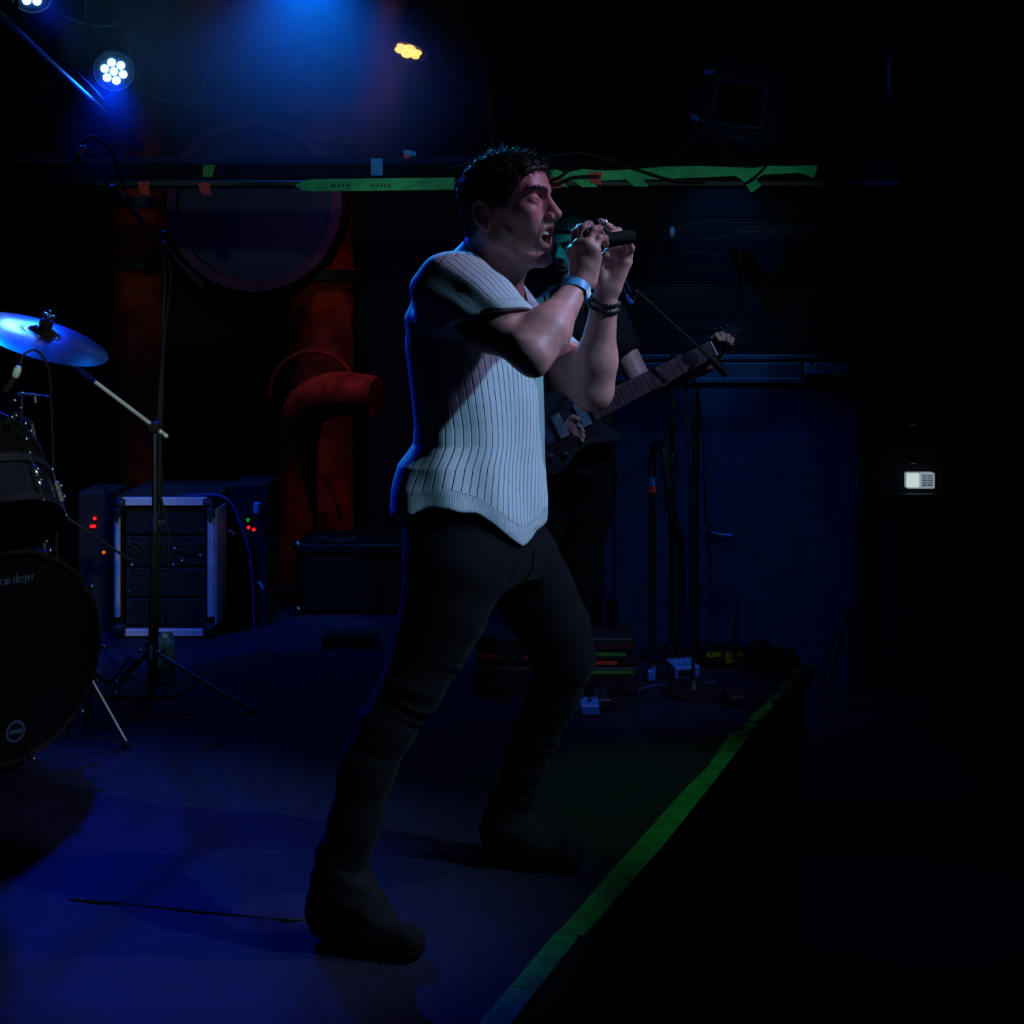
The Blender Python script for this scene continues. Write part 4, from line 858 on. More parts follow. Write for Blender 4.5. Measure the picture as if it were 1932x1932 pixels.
Rr = Matrix.Rotation(.28, 3, 'Z'); mb = MB(); mb.box(c + Vector((0, .06, .035)), (.15, .12, .05), Rr, .005); mb.build('case', 'black_metal', yt)
mk('lime_tape', (.30, .46, .02), .6, noise=.35, scale=30)
for k, (x_, w_, z_) in enumerate(((.032, .075, .0), (-.05, .06, .014))): mb = MB(); mb.box(c + Vector((0, .06, .035)) + Rr @ Vector((x_, -.062, z_)), (w_, .003, .044 - k * .026), Rr); mb.build('tape', 'lime_tape', yt)
a = P(1386, 1222, c.y); mb = MB(); mb.tube([a - Vector((0, 0, .03)), P(1388, 1180, c.y), P(1389, 1132, c.y)], [.007, .006, .003], 8); mb.build('antenna', 'black_rubber', yt, True)
wd = empty('floor_monitor', deck(1440, 1262), 'dark floor monitor wedge at the far corner of the stage', 'loudspeaker'); c = deck(1440, 1262); 
mb = MB(); mb.prism([(0, 0), (.20, 0), (.20, .02), (.12, .045), (0, .03)], c + Vector((-.10, .02, .002)), (0, 1, 0), (0, 0, 1), .24); mb.build('cabinet', 'black_plastic', wd)
mb = MB(); mb.sphere(c + Vector((-.0, .10, .048)), .050, 16, 8, (1, 1, .75)); mb.build('rolled_cable', 'black_rubber', wd, True)
t = empty('cable', deck(1180, 1305), 'thin dark cable running over the floor from the blue stomp box to the pedals', 'cable'); mb = MB(); mb.tube(spline([deck(1150, 1312) + Vector((0, 0, .006)), deck(1190, 1308) + Vector((0, 0, .006)), deck(1240, 1296) + Vector((0, 0, .006)), deck(1280, 1300) + Vector((0, 0, .006)), deck(1350, 1290) + Vector((0, 0, .006))]), .004, 6); mb.build('cable_run', 'thread', t, True)
# ================================================================ people
class Frame:
    """local head / body frame: x forward, y to the figure's left, z up"""
    def __init__(s, o, yaw, pitch, roll=0, sc=1.0):
        f = Matrix.Rotation(yaw, 3, 'Z') @ Matrix.Rotation(-pitch, 3, 'Y') @ Matrix.Rotation(roll, 3, 'X')
        s.R = np.array(f); s.o = np.array(o, dtype=np.float64); s.k = sc
    def p(s, x, y, z): return s.o + s.R @ (np.array([x, y, z]) * s.k)
    def loc(s, V): return ((np.asarray(V) - s.o) @ s.R) / s.k
    def rc(s, a, b, ra, rb=None): return rc(s.p(*a), s.p(*b), ra * s.k, (ra if rb is None else rb) * s.k)
    def ell(s, c, r): return ell(s.p(*c), np.array(r) * s.k, s.R)
    def chain(s, pts, r, k=.004): return chain([s.p(*q) for q in pts], [x * s.k for x in (r if isinstance(r, list) else [r] * len(pts))], k)

def head_sdf(S, H, mo=1.0, detail=True):
    k = H.k
    S.u(H.ell((.003, 0, .026), (.092, .077, .077)), .02).u(H.ell((.04, 0, .033), (.054, .062, .050)), .02)
    S.u(H.ell((.040, 0, -.035), (.050, .057, .072)), .02)
    for y in (1, -1):
        S.u(H.ell((.054, y * .040, -.026), (.028, .021, .021)), .016)
        S.u(H.rc((-.004, y * .056, -.02), (-.002, y * .052, -.074), .018, .02), .02)
        S.u(H.rc((-.002, y * .050, -.076), (.060, y * .020, -.116 - .004 * mo), .021, .017), .02)
    S.u(H.ell((.066, 0, -.068), (.032, .036, .042)), .018)
    S.u(H.ell((.071, 0, -.112 - .008 * mo), (.019, .023, .017)), .014)
    S.u(H.rc((.088, 0, .014), (.106, 0, -.022), .0085, .0100), .012).u(H.ell((.1115, 0, -.034), (.0125, .0125, .0115)), .008)
    S.u(H.rc((.084, 0, .005), (.092, 0, -.040), .010, .015), .012)
    for y in (1, -1):
        S.u(H.ell((.1015, y * .0135, -.0395), (.0105, .0075, .0085)), .005)
        S.u(H.rc((.0915, y * .010, .0165), (.078, y * .043, .024), .0098, .0085), .012)
        S.s(H.ell((.0995, y * .030, .001), (.020, .018, .0115)), .012)
        S.u(H.ell((.0735, y * .031, -.002), (.0165, .0175, .0125)), .007)
    # neck joins in the caller; lips
    a, b = .020 + .007 * mo, .006 + .0125 * mo
    ring = [(.0945 - 20 * (a * math.cos(t)) ** 2 - .006 * max(0, -math.sin(t)) * mo, a * math.cos(t), -.078 + b * math.sin(t)) for t in [2 * PI * i / 16 for i in range(17)]]
    S.u(H.chain(ring, [(.0062 if math.sin(2 * PI * i / 16) < 0 else .0052) for i in range(17)]), .006)
    S.s(H.ell((.082, 0, -.078), (.034, .020 + .005 * mo, .002 + .0125 * mo)), .003)
    for y in (1, -1):
        S.s(H.ell((.104, y * .0075, -.0480), (.006, .0035, .004)), .003)          # nostrils
        if detail:
            S.s(H.chain([(.0895, y * .016, -.004), (.0915, y * .028, -.0065), (.0855, y * .045, -.002)], .0019), .003)
            S.s(H.chain([(.083, y * .046, -.008), (.077, y * .052, -.006)], .001), .002)
            S.s(H.chain([(.090, y * .030, -.0155), (.083, y * .044, -.012)], .0011), .003)
            S.s(H.chain([(.096, y * .024, -.036), (.088, y * .036, -.058), (.074, y * .041, -.092)], .0022), .008)
            S.s(H.rc((.0985, y * .0045, .010), (.0975, y * .0055, .026), .0013), .004)
            S.s(H.chain([(.100, y * .0, .045), (.094, y * .03, .048)], .0008), .003)
        c = (-.018, y * .0775, -.022)                                             # ears
        S.u(H.ell(c, (.016, .0065, .027)), .006)
        er = [(c[0] + .0165 * math.cos(t) - .003 * math.sin(t), c[1] + y * .005 - y * .004 * math.cos(t), c[2] + .003 + .0275 * math.sin(t)) for t in [-.9 + i * .45 for i in range(12)]]
        S.u(H.chain(er, .0042), .003)
        S.s(H.ell((c[0] + .003, c[1] + y * .009, c[2] - .002), (.009, .007, .015)), .004)
        S.u(H.ell((c[0] + .006, c[1] + y * .003, c[2] - .028), (.007, .004, .008)), .006)

def skin_colour(V, H, base=(.62, .27, .25)):
    L = H.loc(V); n = len(V); C = np.ones((n, 4), dtype=np.float32); C[:, :3] = base
    def mixc(w, c):
        w = np.clip(w, 0, 1)[:, None]; C[:, :3] = C[:, :3] * (1 - w) + np.array(c) * w
    x, y, z = L.T
    m = np.sqrt((y / .031) ** 2 + ((z + .078) / .024) ** 2)
    front = (x > .066)
    mixc(np.where(front, np.clip((1.12 - m) / .2, 0, 1), 0) * .75, (.33, .10, .09))
    ins = (np.sqrt((y / .0255) ** 2 + ((z + .078) / .0150) ** 2) < 1) & (x > .03) & (x < .0945 - 20 * y * y - .005)
    mixc(ins * 1.0, (.045, .008, .008))
    jaw = np.clip((-.05 - z) / .03, 0, 1) * np.clip((z + .15) / .02, 0, 1) * (x > -.02) * (np.abs(y) < .08)
    mixc(jaw * .22, (.16, .10, .09))                                              # shaved beard shadow
    d = np.sqrt((L ** 2).sum(1)); ear = (np.abs(y) > .072) & (d < .1)
    mixc(ear * .3, (.5, .16, .12))
    return C

def build_hair(name, H, parent, n_str, seed, longhair=False):
    rg = np.random.default_rng(seed); S = SDF()
    S.u(H.ell((.000, 0, .030), (.099, .084, .083)), .02).u(H.ell((.037, 0, .045), (.066, .075, .053)), .02)
    S.u(H.ell((-.045, 0, -.025), (.050, .062, .060)), .02)
    def lump(p):
        q = H.loc(p); return H.k * (.0028 * np.sin(q[:, 0] * 190 + 3 * np.sin(q[:, 1] * 70)) * np.sin(q[:, 1] * 170 + q[:, 2] * 90))
    base = S.ops[:]
    def cap(p):
        d = None
        for f, o, k in base:
            v = f(p); d = v if d is None else smin(d, v, k)
        return d + lump(p)
    S.ops = [(cap, 'u', .02)]
    S.s(H.ell((.112, 0, -.034), (.092, .13, .098)), .006)
    S.s(H.rc((.04, -.2, -.075), (.04, .2, -.075), .062), .01)
    for y in (1, -1): S.s(H.ell((-.016, y * .088, -.026), (.022, .022, .034)), .006)
    S.s(half(H.p(-.05, 0, -.070), -H.R[:, 2] * -1), .006) if False else None
    bot = np.array(H.R[:, 2]); hp = H.p(0, 0, -.066)
    S.s(lambda p: (p - hp.astype(np.float32)) @ bot.astype(np.float32), .008)
    r = .14 * H.k
    V, Q = nets(S, H.o - r, H.o + r, .0026 * H.k)
    hair = from_arrays('hair', V, Q, 'hair', parent)
    # tapered strands
    L = H.loc(V); g = S.full
    outer = np.where((np.sqrt((((L - [.003, 0, .026]) / [.088, .073, .073]) ** 2).sum(1)) > 1.03) & (L[:, 2] > -.06) | (L[:, 2] > .045) & (L[:, 0] > .03) & (np.sqrt((((L - [.037, 0, .045]) / [.062, .071, .049]) ** 2).sum(1)) > 1))[0]
    pick = rg.choice(outer, n_str); eps = .001; vs = []; fs = []
    p0 = V[pick].astype(np.float32); nrm = np.stack([(g(p0 + np.eye(3, dtype=np.float32)[a] * eps) - g(p0 - np.eye(3, dtype=np.float32)[a] * eps)) for a in range(3)], 1)
    nrm /= np.linalg.norm(nrm, axis=1)[:, None] + 1e-9
    for i in range(n_str):
        l = L[pick[i]]; top = max(0, min(1, (l[2] - .02) / .07)); ln = (.010 + .020 * top * rg.random()) * H.k
        fwd = H.R[:, 0]; up = H.R[:, 2]
        d = nrm[i] * (.35 + .5 * top * rg.random()) + fwd * (.75 * top) - fwd * .2 * (1 - top) - up * (.8 * (1 - top)) + rg.normal(0, .28, 3)
        d /= np.linalg.norm(d); sd = np.cross(d, nrm[i]); sd /= np.linalg.norm(sd) + 1e-9; w_ = .0011 * H.k * (.7 + .6 * rg.random())
        b = len(vs); c = p0[i] - nrm[i] * .002; bend = rg.normal(0, .25, 3) + nrm[i] * -.25
        for t in (0, .5, 1.0):
            q = c + d * ln * t + bend * ln * t * t; ww = w_ * (1 - t * .85); tn = np.cross(sd, d)
            vs += [q + sd * ww, q + tn * ww, q - sd * ww * .7 - tn * ww * .7]
        for s_ in (0, 1):
            for k_ in range(3): fs.append((b + s_ * 3 + k_, b + s_ * 3 + (k_ + 1) % 3, b + s_ * 3 + 3 + (k_ + 1) % 3, b + s_ * 3 + 3 + k_))
    o = from_arrays('hair_strands', np.array(vs), np.array(fs), 'hair', parent, smooth=True); o['kind'] = 'stuff'
    return hair

def brows(H, parent, sdf, seed=3):
    rg = np.random.default_rng(seed); mb = MB()
    for y in (1, -1):
        for i in range(120):
            t = rg.random(); by, bz = y * (.008 + .038 * t), .0150 + .014 * t - .010 * t * t + rg.normal(0, .0018); xs_ = np.linspace(.125, .04, 120); dd_ = sdf(np.array([H.p(q, by, bz) for q in xs_], dtype=np.float32)); a = (xs_[np.argmax(dd_ < 0)] + .0004, by, bz)
            p = Vector(H.p(*a)); q = Vector(H.p(a[0] - .0012, a[1] + y * .007, a[2] + .0025 * rg.normal(1, .8)))
            mb.cyl(p, q, .0008 * H.k, .0003 * H.k, 3, False)
    o = mb.build('eyebrow', 'brow', parent); o['kind'] = 'stuff'

def teeth(H, parent, mo=1.0):
    mb = MB()
    for i in range(-4, 5):
        a = i * .0052; x = .0835 - 12 * a * a
        mb.box(H.p(x, a, -.0685), (.0055 * H.k, .0049 * H.k, .0095 * H.k), Matrix(H.R.tolist()), .0012)
    mb.build('upper_teeth', 'teeth', parent)
    mb = MB(); mb.sphere(H.p(.06, 0, -.094), .016 * H.k, 12, 8, (1.5, 1.0, .45), Matrix(H.R.tolist())); mb.build('tongue', 'tongue', parent, True)

mk('skin', (.5, .3, .22), .48, noise=.14, scale=60, bump=.0006, attr='col', spec=.4, sss=.12)
mk('hair', (.014, .011, .010), .5, noise=.3, spec=.35)
mk('brow', (.012, .008, .007), .7)
mk('tongue', (.3, .08, .08), .4)
mk('knit', (.60, .71, .76), .9, noise=.10, scale=260, bump=.0005, rib=.0032, sheen=.15, spec=.15)
mk('jeans', (.0028, .0036, .0055), .9, noise=.3, scale=400, bump=.0006, sheen=.02, spec=.15)
mk('boot', (.008, .008, .008), .8, spec=.15, noise=.3, scale=80, bump=.0008)
mk('sole', (.006, .006, .006), .9, spec=.1)
mk('wristband', (.10, .45, .85), .45, noise=.35, scale=60)

mk('bead', (.03, .03, .035), .15, .3)
mk('dark_shirt', (.012, .012, .016), .95, noise=.3, scale=60, bump=.001, spec=.1)


def hand(S, wrist, mcps, fingers, thumb, rp=.0125, k=.012):
    """palm as a fan of tapered rods, every finger a chain of its own"""
    for i, m in enumerate(mcps):
        S.u(rc(wrist, m, .021, rp * .92), k)
        if i: S.u(rc(mcps[i - 1], m, rp * .92), k)
    for i in range(len(mcps) - 1):
        S.u(rc((np.array(mcps[i]) * .5 + np.array(wrist) * .5), (np.array(mcps[i + 1]) * .5 + np.array(wrist) * .5), .0125), k)
    for m, f in zip(mcps, fingers):
        pts = [m] + f; r = [.0098, .0090, .0082, .0070][:len(pts)]
        S.u(chain(pts, r, .004), .004)
        for j in range(1, len(f)): S.u(ell(f[j - 1], (r[j] * 1.06,) * 3), .003)
    S.u(chain(thumb, [.0165, .0125, .0105, .0088][:len(thumb)], .006), .012)

def loft(rows, yc, yaw, a0, b0):
    """body of elliptical sections: rows (z, x centre, scale[, y shift])"""
    zs = np.array([r[0] for r in rows][::-1]); xs = np.array([r[1] for r in rows][::-1]); ks = np.array([r[2] for r in rows][::-1])
    ys = np.array([(r[3] if len(r) > 3 else 0) for r in rows][::-1]); c, s_ = math.cos(yaw), math.sin(yaw)
    def f(p):
        z = p[:, 2]; X = p[:, 0] - np.interp(z, zs, xs); Y = p[:, 1] - yc - np.interp(z, zs, ys); k = np.interp(z, zs, ks)
        u = X * c + Y * s_; v = -X * s_ + Y * c           # u forward, v to the left
        q = np.sqrt((u / (b0 * k)) ** 2 + (v / (a0 * k)) ** 2) + 1e-9
        return ((q - 1) * np.sqrt(X * X + Y * Y) / q).astype(np.float32) * .92
    return f

def cut(f, g, k=.004):  # intersection
    return lambda p: smax(f(p), g(p), k)

# ---------------------------------------------------------------- singer
singer = empty('person', P(720, 1790, 2.97), 'singer in white ribbed knit shirt and black jeans, both hands cupped before open mouth', 'person')
H1 = Frame(P(953, 388, 3.08), -math.radians(23), math.radians(7), 0, 1.04)
neckb = A(903, 532, 3.13)
S1 = A(857, 556, 3.01); E1 = A(1003, 668, 2.85); W1 = A(1090, 540, 2.98)
S2 = A(1008, 648, 3.32); E2 = A(1117, 733, 3.22); W2 = A(1143, 556, 3.15)
S = SDF(); head_sdf(S, H1, 1.35)
S.u(rc(H1.p(-.022, 0, -.05), neckb, .060, .064), .02)
S.u(rc(H1.p(.02, 0, -.10), A(945, 552, 3.15), .036, .035), .03)
S.u(rc(H1.p(-.03, -.055, -.055), A(952, 548, 3.10), .015, .012), .02)
S.u(rc(H1.p(-.03, .055, -.055), A(962, 556, 3.17), .015, .012), .02)
S.u(rc(neckb, S1, .066, .062), .04).u(rc(neckb, S2, .066, .058), .04).u(rc(neckb, A(915, 640, 3.18), .07, .11), .04)
# near arm
um = S1 * .5 + E1 * .5
S.u(rc(S1, um + np.array([0, 0, -.004]), .062, .054), .03).u(rc(um, E1, .053, .037), .03)
S.u(ell(S1 * .45 + E1 * .55 + np.array([.012, -.004, .020]), (.075, .040, .040), np.array(Matrix.Rotation(.72, 3, 'Y'))), .03)
fd = (W1 - E1)
S.u(rc(E1, E1 + fd * .32, .036, .045), .03).u(rc(E1 + fd * .32, E1 + fd * .95, .045, .0255), .03)
S.u(rc(E1 + np.array([.006, -.004, -.026]), E1 + fd * .1 + np.array([.012, 0, -.012]), .018, .02), .02)
S.u(rc(E1 + fd * .02 + np.array([-.018, -.012, .010]), E1 + fd * .5 + np.array([-.008, -.012, .008]), .026, .020), .025)
# far arm
um = S2 * .5 + E2 * .5; fd2 = W2 - E2
S.u(rc(S2, um, .058, .054), .03).u(rc(um, E2, .054, .045), .03)
S.u(rc(E2, E2 + fd2 * .3, .044, .044), .03).u(rc(E2 + fd2 * .3, W2, .044, .027), .03)
S.u(rc(E2 + np.array([.004, 0, -.016]), E2 + fd2 * .12, .03, .028), .02)
# near hand: back of the hand to the camera, fingers curling over the microphone
m1 = [A(1081, 474, 3.00), A(1094, 463, 2.975), A(1109, 463, 2.965), A(1121, 472, 2.965)]
f1 = [[A(1086, 440, 3.01), A(1094, 430, 3.045), A(1106, 434, 3.07)],
      [A(1100, 430, 2.985), A(1112, 424, 3.02), A(1122, 432, 3.05)],
      [A(1119, 434, 2.975), A(1130, 432, 3.01), A(1136, 442, 3.04)],
      [A(1130, 449, 2.975), A(1140, 450, 3.005), A(1143, 461, 3.03)]]
t1 = [A(1098, 520, 3.0), A(1086, 492, 3.035), A(1100, 472, 3.065), A(1118, 462, 3.08)]
hand(S, W1 * .75 + A(1105, 500, 2.98) * .25, m1, f1, t1)
S.u(rc(A(1112, 528, 2.985), A(1124, 488, 2.975), .018, .013), .015)
# far hand: palm towards the camera, fingers behind and above the microphone
m2 = [A(1150, 478, 3.17), A(1161, 476, 3.16), A(1171, 481, 3.15), A(1180, 492, 3.14)]
f2 = [[A(1168, 441, 3.16), A(1150, 429, 3.14), A(1134, 417, 3.13)],
      [A(1176, 447, 3.15), A(1166, 436, 3.11), A(1154, 441, 3.09)],
      [A(1184, 460, 3.13), A(1181, 448, 3.10), A(1170, 450, 3.08)],
      [A(1186, 480, 3.13), A(1190, 468, 3.115), A(1189, 462, 3.10)]]
t2 = [A(1136, 530, 3.14), A(1128, 506, 3.12), A(1132, 490, 3.10), A(1143, 481, 3.08)]
hand(S, W2 * .75 + A(1152, 515, 3.15) * .25, m2, f2, t2)
S.u(rc(A(1158, 540, 3.14), A(1180, 496, 3.13), .018, .012), .015)
V, Q = nets(S, (-.45, 2.70, .95), (.32, 3.50, 1.83), .0021)
keep = None
body = from_arrays('body', V, Q, 'skin', singer, attrs={'col': ('FLOAT_COLOR', skin_colour(V, H1))})
print('skin verts', len(V))
build_hair('hair', H1, singer, 3600, 5); brows(H1, singer, S.full); teeth(H1, singer)
# fingernails and ring
mb = MB(); mb.lathe(A(1140, 421, 3.133), A(1150, 429, 3.14) - A(1134, 417, 3.13), [(.0084, -.002), (.0097, -.002), (.0100, 0), (.0097, .002), (.0084, .002)], 20, closed=True)
mb.build('finger_ring', 'steel', singer, True)
# wristband with a printed closing tab
ax = Vector(W1 - E1).normalized(); wc = Vector(W1) - ax * .010
mb = MB(); x, y, z = frame(ax); n = 40; pr = []
mb.lathe(wc, ax + Vector((-.12, 0, .25)), [(.0305, -.010), (.0300, .010), (.0312, .010), (.0318, -.010)], 40, closed=True); wb = mb.build('wristband', 'wristband', singer, True)
mb = MB(); cdir = Vector((.75, -.6, -.25)); cdir = (cdir - ax * cdir.dot(ax)).normalized(); sd = ax.cross(cdir)
mb.prism([(-.010, -.009), (.010, -.009), (.010, .007), (-.010, .007)], wc + cdir * .0325 - ax * .003, sd, ax, .0012); mb.build('closing_tab', 'label_white', wb)
# two beaded bracelets
ax2 = Vector(W2 - E2).normalized()
for off, rr in ((-.014, .0318), (-.030, .0335)):
    c = Vector(W2) + ax2 * off; x, y, z = frame(ax2 + Vector((.08, 0, 0))); mb = MB()
    for i in range(26):
        t = 2 * PI * i / 26; mb.sphere(c + (x * math.cos(t) + y * math.sin(t)) * rr, .0046, 8, 6)
    br = mb.build('bracelet', 'bead', singer, True); br['label'] = 'dark beaded bracelet'
# in-ear cable behind the neck
mb = MB(); mb.tube(spline([H1.p(-.045, -.078, -.030), A(878, 425, 3.02), A(876, 455, 3.03), A(877, 480, 3.05), A(872, 500, 3.06)]), .0016, 6); mb.build('earphone_cable', 'thread', singer, True)

# shirt
yaw1 = -math.radians(38)
def rows_px(tab, Y, k0):
    out = []
    for py, l, r in tab:
        out.append((CAMZ - (py - HOR) / F * Y, ((l + r) / 2 - 966) / F * Y, (r - l) / 2 / F * Y / k0))
    return out
tab = [(462, 880, 890), (480, 850, 925), (505, 815, 945), (530, 790, 962), (560, 777, 985), (600, 769, 1012), (650, 768, 1024), (700, 773, 1030), (750, 778, 1031),
       (800, 783, 1029), (832, 781, 1028), (848, 772, 1028), (870, 757, 1028), (910, 744, 1030), (950, 738, 1033), (990, 746, 1034), (1020, 760, 1029), (1060, 780, 1010)]
rows = rows_px(tab, 3.16, .153)
tor = loft(rows, 3.17, yaw1, .19, .125)
S1s = A(857, 556, 3.01); d1 = Vector(E1 - S1).normalized()
SN = (.16, -.25, -1.0)
sl1 = cut(chain([S1s, A(905, 585, 2.96), A(950, 620, 2.91)], [.088, .082, .074], .02), half(A(935, 590, 2.87), SN), .006)
d2 = Vector(E2 - S2).normalized()
sl2 = cut(chain([S2, A(1085, 700, 3.25)], [.071, .058], .02), half(A(1068, 676, 3.27), (d2.x, d2.y, d2.z)), .006)
fw = np.array([math.cos(yaw1), math.sin(yaw1)])
def hemcut(p):
    u = (p[:, 0] - (897 - 966) / F * 3.16) * fw[0] + (p[:, 1] - 3.17) * fw[1]     # forward
    v = -(p[:, 0] - (897 - 966) / F * 3.16) * fw[1] * -1 * -1 + (p[:, 1] - 3.17) * fw[0]  # to the left
    zb = np.interp(p[:, 0], [(q - 966) / F * 3.1 for q in (730, 790, 850, 900, 940, 985, 1005, 1030)], [CAMZ - (q - HOR) / F * 3.1 for q in (978, 955, 945, 962, 990, 1029, 1024, 1008)])
    return (zb - p[:, 2]).astype(np.float32) * .85
def folds(p):
    x, y, z = p.T
    a = .0035 * np.sin(60 * x + 25 * z + 2 * np.sin(9 * z)) * np.clip((1.35 - z) / .4, 0, 1)
    b = .0045 * np.sin(95 * (x * .55 + z * .83) + 1.5 * np.sin(14 * x)) * np.exp(-(((x + .16) / .13) ** 2 + ((z - 1.36) / .08) ** 2))
    c = .010 * np.exp(-((z - 1.0 + .5 * (x + .1)) / .02) ** 2) * 0
    return a + b
def torso(p):
    d = smin(tor(p), sl1(p), .03)
    d = smin(d, rc(S1s, A(905, 520, 3.13), .080, .060)(p), .04)
    d = smin(d, rc(A(915, 545, 3.18), S2, .07, .066)(p), .05)
    d = smin(d, sl2(p), .02)
    d = smax(d, hemcut(p), .008)
    return d + folds(p)
S = SDF(); S.u(torso, .01)
S.s(rc(A(905, 545, 3.13), H1.p(.01, 0, -.11), .064, .085), .006)                 # neck opening
S.s(cut(chain([A(905, 590, 2.96), A(948, 622, 2.93), A(1000, 665, 2.88)], [.062, .066, .066], .01), half(A(935, 565, 2.87), (-SN[0], -SN[1], -SN[2])), .006), .004)
S.s(rc(A(1040, 670, 3.3), A(1100, 706, 3.23), .050, .054), .004)
S.s(cut(loft([(r[0], r[1], r[2] * .95) for r in rows], 3.17, yaw1, .19, .125), half((0, 0, .86), (0, 0, 1)), .004), .004)
V, Q = nets(S, (-.40, 2.75, .72), (.30, 3.55, 1.52), .0030)
# knit ribs: a coordinate that counts them, round the trunk or round each sleeve
zc = V[:, 2]; zs = np.array([r[0] for r in rows][::-1]); xs = np.array([r[1] for r in rows][::-1])
X = V[:, 0] - np.interp(zc, zs, xs); Y = V[:, 1] - 3.17
ang = np.arctan2(-X * math.sin(yaw1) + Y * math.cos(yaw1), X * math.cos(yaw1) + Y * math.sin(yaw1))
rib_t = ang * .158 / .0165 + 50 + .5 * np.sin(zc * 11)
dt = tor(V.astype(np.float32)); ds1 = sl1(V.astype(np.float32)); ds2 = sl2(V.astype(np.float32))
def rib_arm(S_, d, ref):
    q = V - S_; d = np.array(d); x = np.array(ref) - d * np.dot(ref, d); x /= np.linalg.norm(x); y = np.cross(d, x)
    return np.arctan2(q @ y, q @ x) * .078 / .0125 + 80
upd = np.array([.1, -.3, 1.0])
r1 = rib_arm(S1, (d1.x, d1.y, d1.z), upd); r2 = rib_arm(S2, (d2.x, d2.y, d2.z), upd)
t1a = (V - S1) @ np.array(d1)
rib = np.where((t1a > -.005) & (ds1 < dt + .012), r1, rib_t); rib = np.where((ds2 < dt) & (ds2 < ds1), r2, rib)
e1 = ((V - A(935, 590, 2.87)) @ (np.array(SN) / np.linalg.norm(SN))) > -.024
rib = np.where(e1 & (ds1 < dt + .004), r1 * 4.2, rib)                            # finer ribbing on the cuff
hb = -hemcut(V.astype(np.float32)) < .035
rib = np.where(hb & (zc < 1.1), rib_t * 4, rib)
shirt = from_arrays('shirt', V, Q, 'knit', singer, attrs={'rib': ('FLOAT', rib)})
print('shirt verts', len(V))
# jeans
def wr(f, c, amp=.004, fr=150, sp=.10):
    c = np.array(c, dtype=np.float32)
    def g(p):
        q = p - c; return f(p) + amp * np.sin(q[:, 2] * fr + 2.2 * np.sin(q[:, 2] * 31 + q[:, 0] * 40) + q[:, 0] * 75) * (.45 + .55 * np.sin(q[:, 0] * 46 + q[:, 2] * 23)) * np.exp(-(q[:, 2] / sp) ** 2)
    return g
legn = chain([A(857, 1080, 3.07), A(838, 1150, 3.06), A(812, 1215, 3.05), A(780, 1290, 3.03), A(730, 1372, 3.01), A(692, 1450, 3.0), A(668, 1555, 2.99), A(652, 1625, 2.98)],
             [.104, .090, .077, .063, .056, .056, .051, .047], .03)
legf = chain([A(985, 1060, 3.28), A(1010, 1120, 3.30), A(1046, 1185, 3.31), A(1062, 1240, 3.32), A(1043, 1310, 3.35), A(1010, 1385, 3.38), A(990, 1445, 3.40), A(972, 1515, 3.42)],
             [.088, .088, .079, .070, .060, .052, .047, .048], .03)
prow = rows_px([(925, 770, 1015), (960, 765, 1015), (1000, 762, 1022), (1050, 768, 1035), (1090, 775, 1035), (1130, 800, 1010)], 3.17, .153)
S = SDF(); S.u(wr(legn, A(760, 1330, 3.02), .0045, 170, .085), .03).u(wr(legf, A(1030, 1400, 3.38), .004, 160, .12), .03)
S.u(cut(cut(loft(prow, 3.18, yaw1, .185, .128), half(A(897, 930, 3.17), (0, 0, 1)), .01), half(A(897, 1105, 3.17), (0, 0, -1)), .05), .05)
V, Q = nets(S, (-.48, 2.8, -.02), (.3, 3.6, 1.0), .0048)
jn = from_arrays('jeans', V, Q, 'jeans', singer); jn['label'] = 'slim black jeans bunched at the knees'
# belt loops, pocket seam and fly stitched on
mb = MB(); mb.tube(spline([A(1008, 1032, 3.05), A(1003, 1075, 3.06), A(985, 1100, 3.08)]), .0022, 5); mb.build('fly_seam', 'jeans', jn, True)
# boots
def boot(name, ank, heel, toe, z0, sh):
    S = SDF(); ank, heel, toe = map(np.array, (ank, heel, toe)); mid = heel * .45 + toe * .55
    S.u(chain([ank + np.array([0, 0, sh]), ank, heel + np.array([0, 0, .035])], [.056, .053, .047], .03), .03)
    S.u(rc(heel + np.array([0, 0, .01]), mid, .042, .044), .03).u(rc(mid, toe, .043, .036), .03).u(rc(ank * .6 + toe * .4, ank, .036, .045), .05)
    g = S.full; f = lambda p: g(p) + .0012 * np.sin(p[:, 2] * 120 + p[:, 0] * 60) * (p[:, 2] > z0 + .06)
    T = SDF(); T.u(cut(f, half((0, 0, z0 + .022), (0, 0, -1)), .004), .01)
    lo = np.minimum(np.minimum(ank, heel), toe) - .1; hi = np.maximum(np.maximum(ank, heel), toe) + .1 + np.array([0, 0, sh])
    V, Q = nets(T, lo, hi, .0045); b = from_arrays(name, V, Q, 'boot', singer)
    U = SDF(); U.u(cut(lambda p: g(p) - .004, lambda p: np.maximum(p[:, 2] - (z0 + .026), z0 + .001 - p[:, 2]), .003), .01)
    V, Q = nets(U, lo, hi, .0045); from_arrays('boot_sole', V, Q, 'sole', b)
    for i in range(5):
        c = ank * (.72 - .1 * i) + toe * (.28 + .1 * i) + np.array([0, 0, .040 - .004 * i])
        m_ = MB(); d = (toe - heel); s_ = Vector((-d[1], d[0], 0)).normalized()
        m_.tube(spline([Vector(c) - s_ * .03 - Vector((0, 0, .012)), Vector(c) + Vector((0, 0, .004)), Vector(c) + s_ * .03 - Vector((0, 0, .012))], 5), .0022, 5); m_.build('lace', 'black_cloth', b, True)
zf = lambda py, Y: CAMZ - (py - HOR) / F * Y
boot('boot', A(645, 1668, 2.99), np.array([(618 - 966) / F * 3.0, 3.01, .042]), np.array([(770 - 966) / F * 2.93, 2.93, .036]), 0, .062)
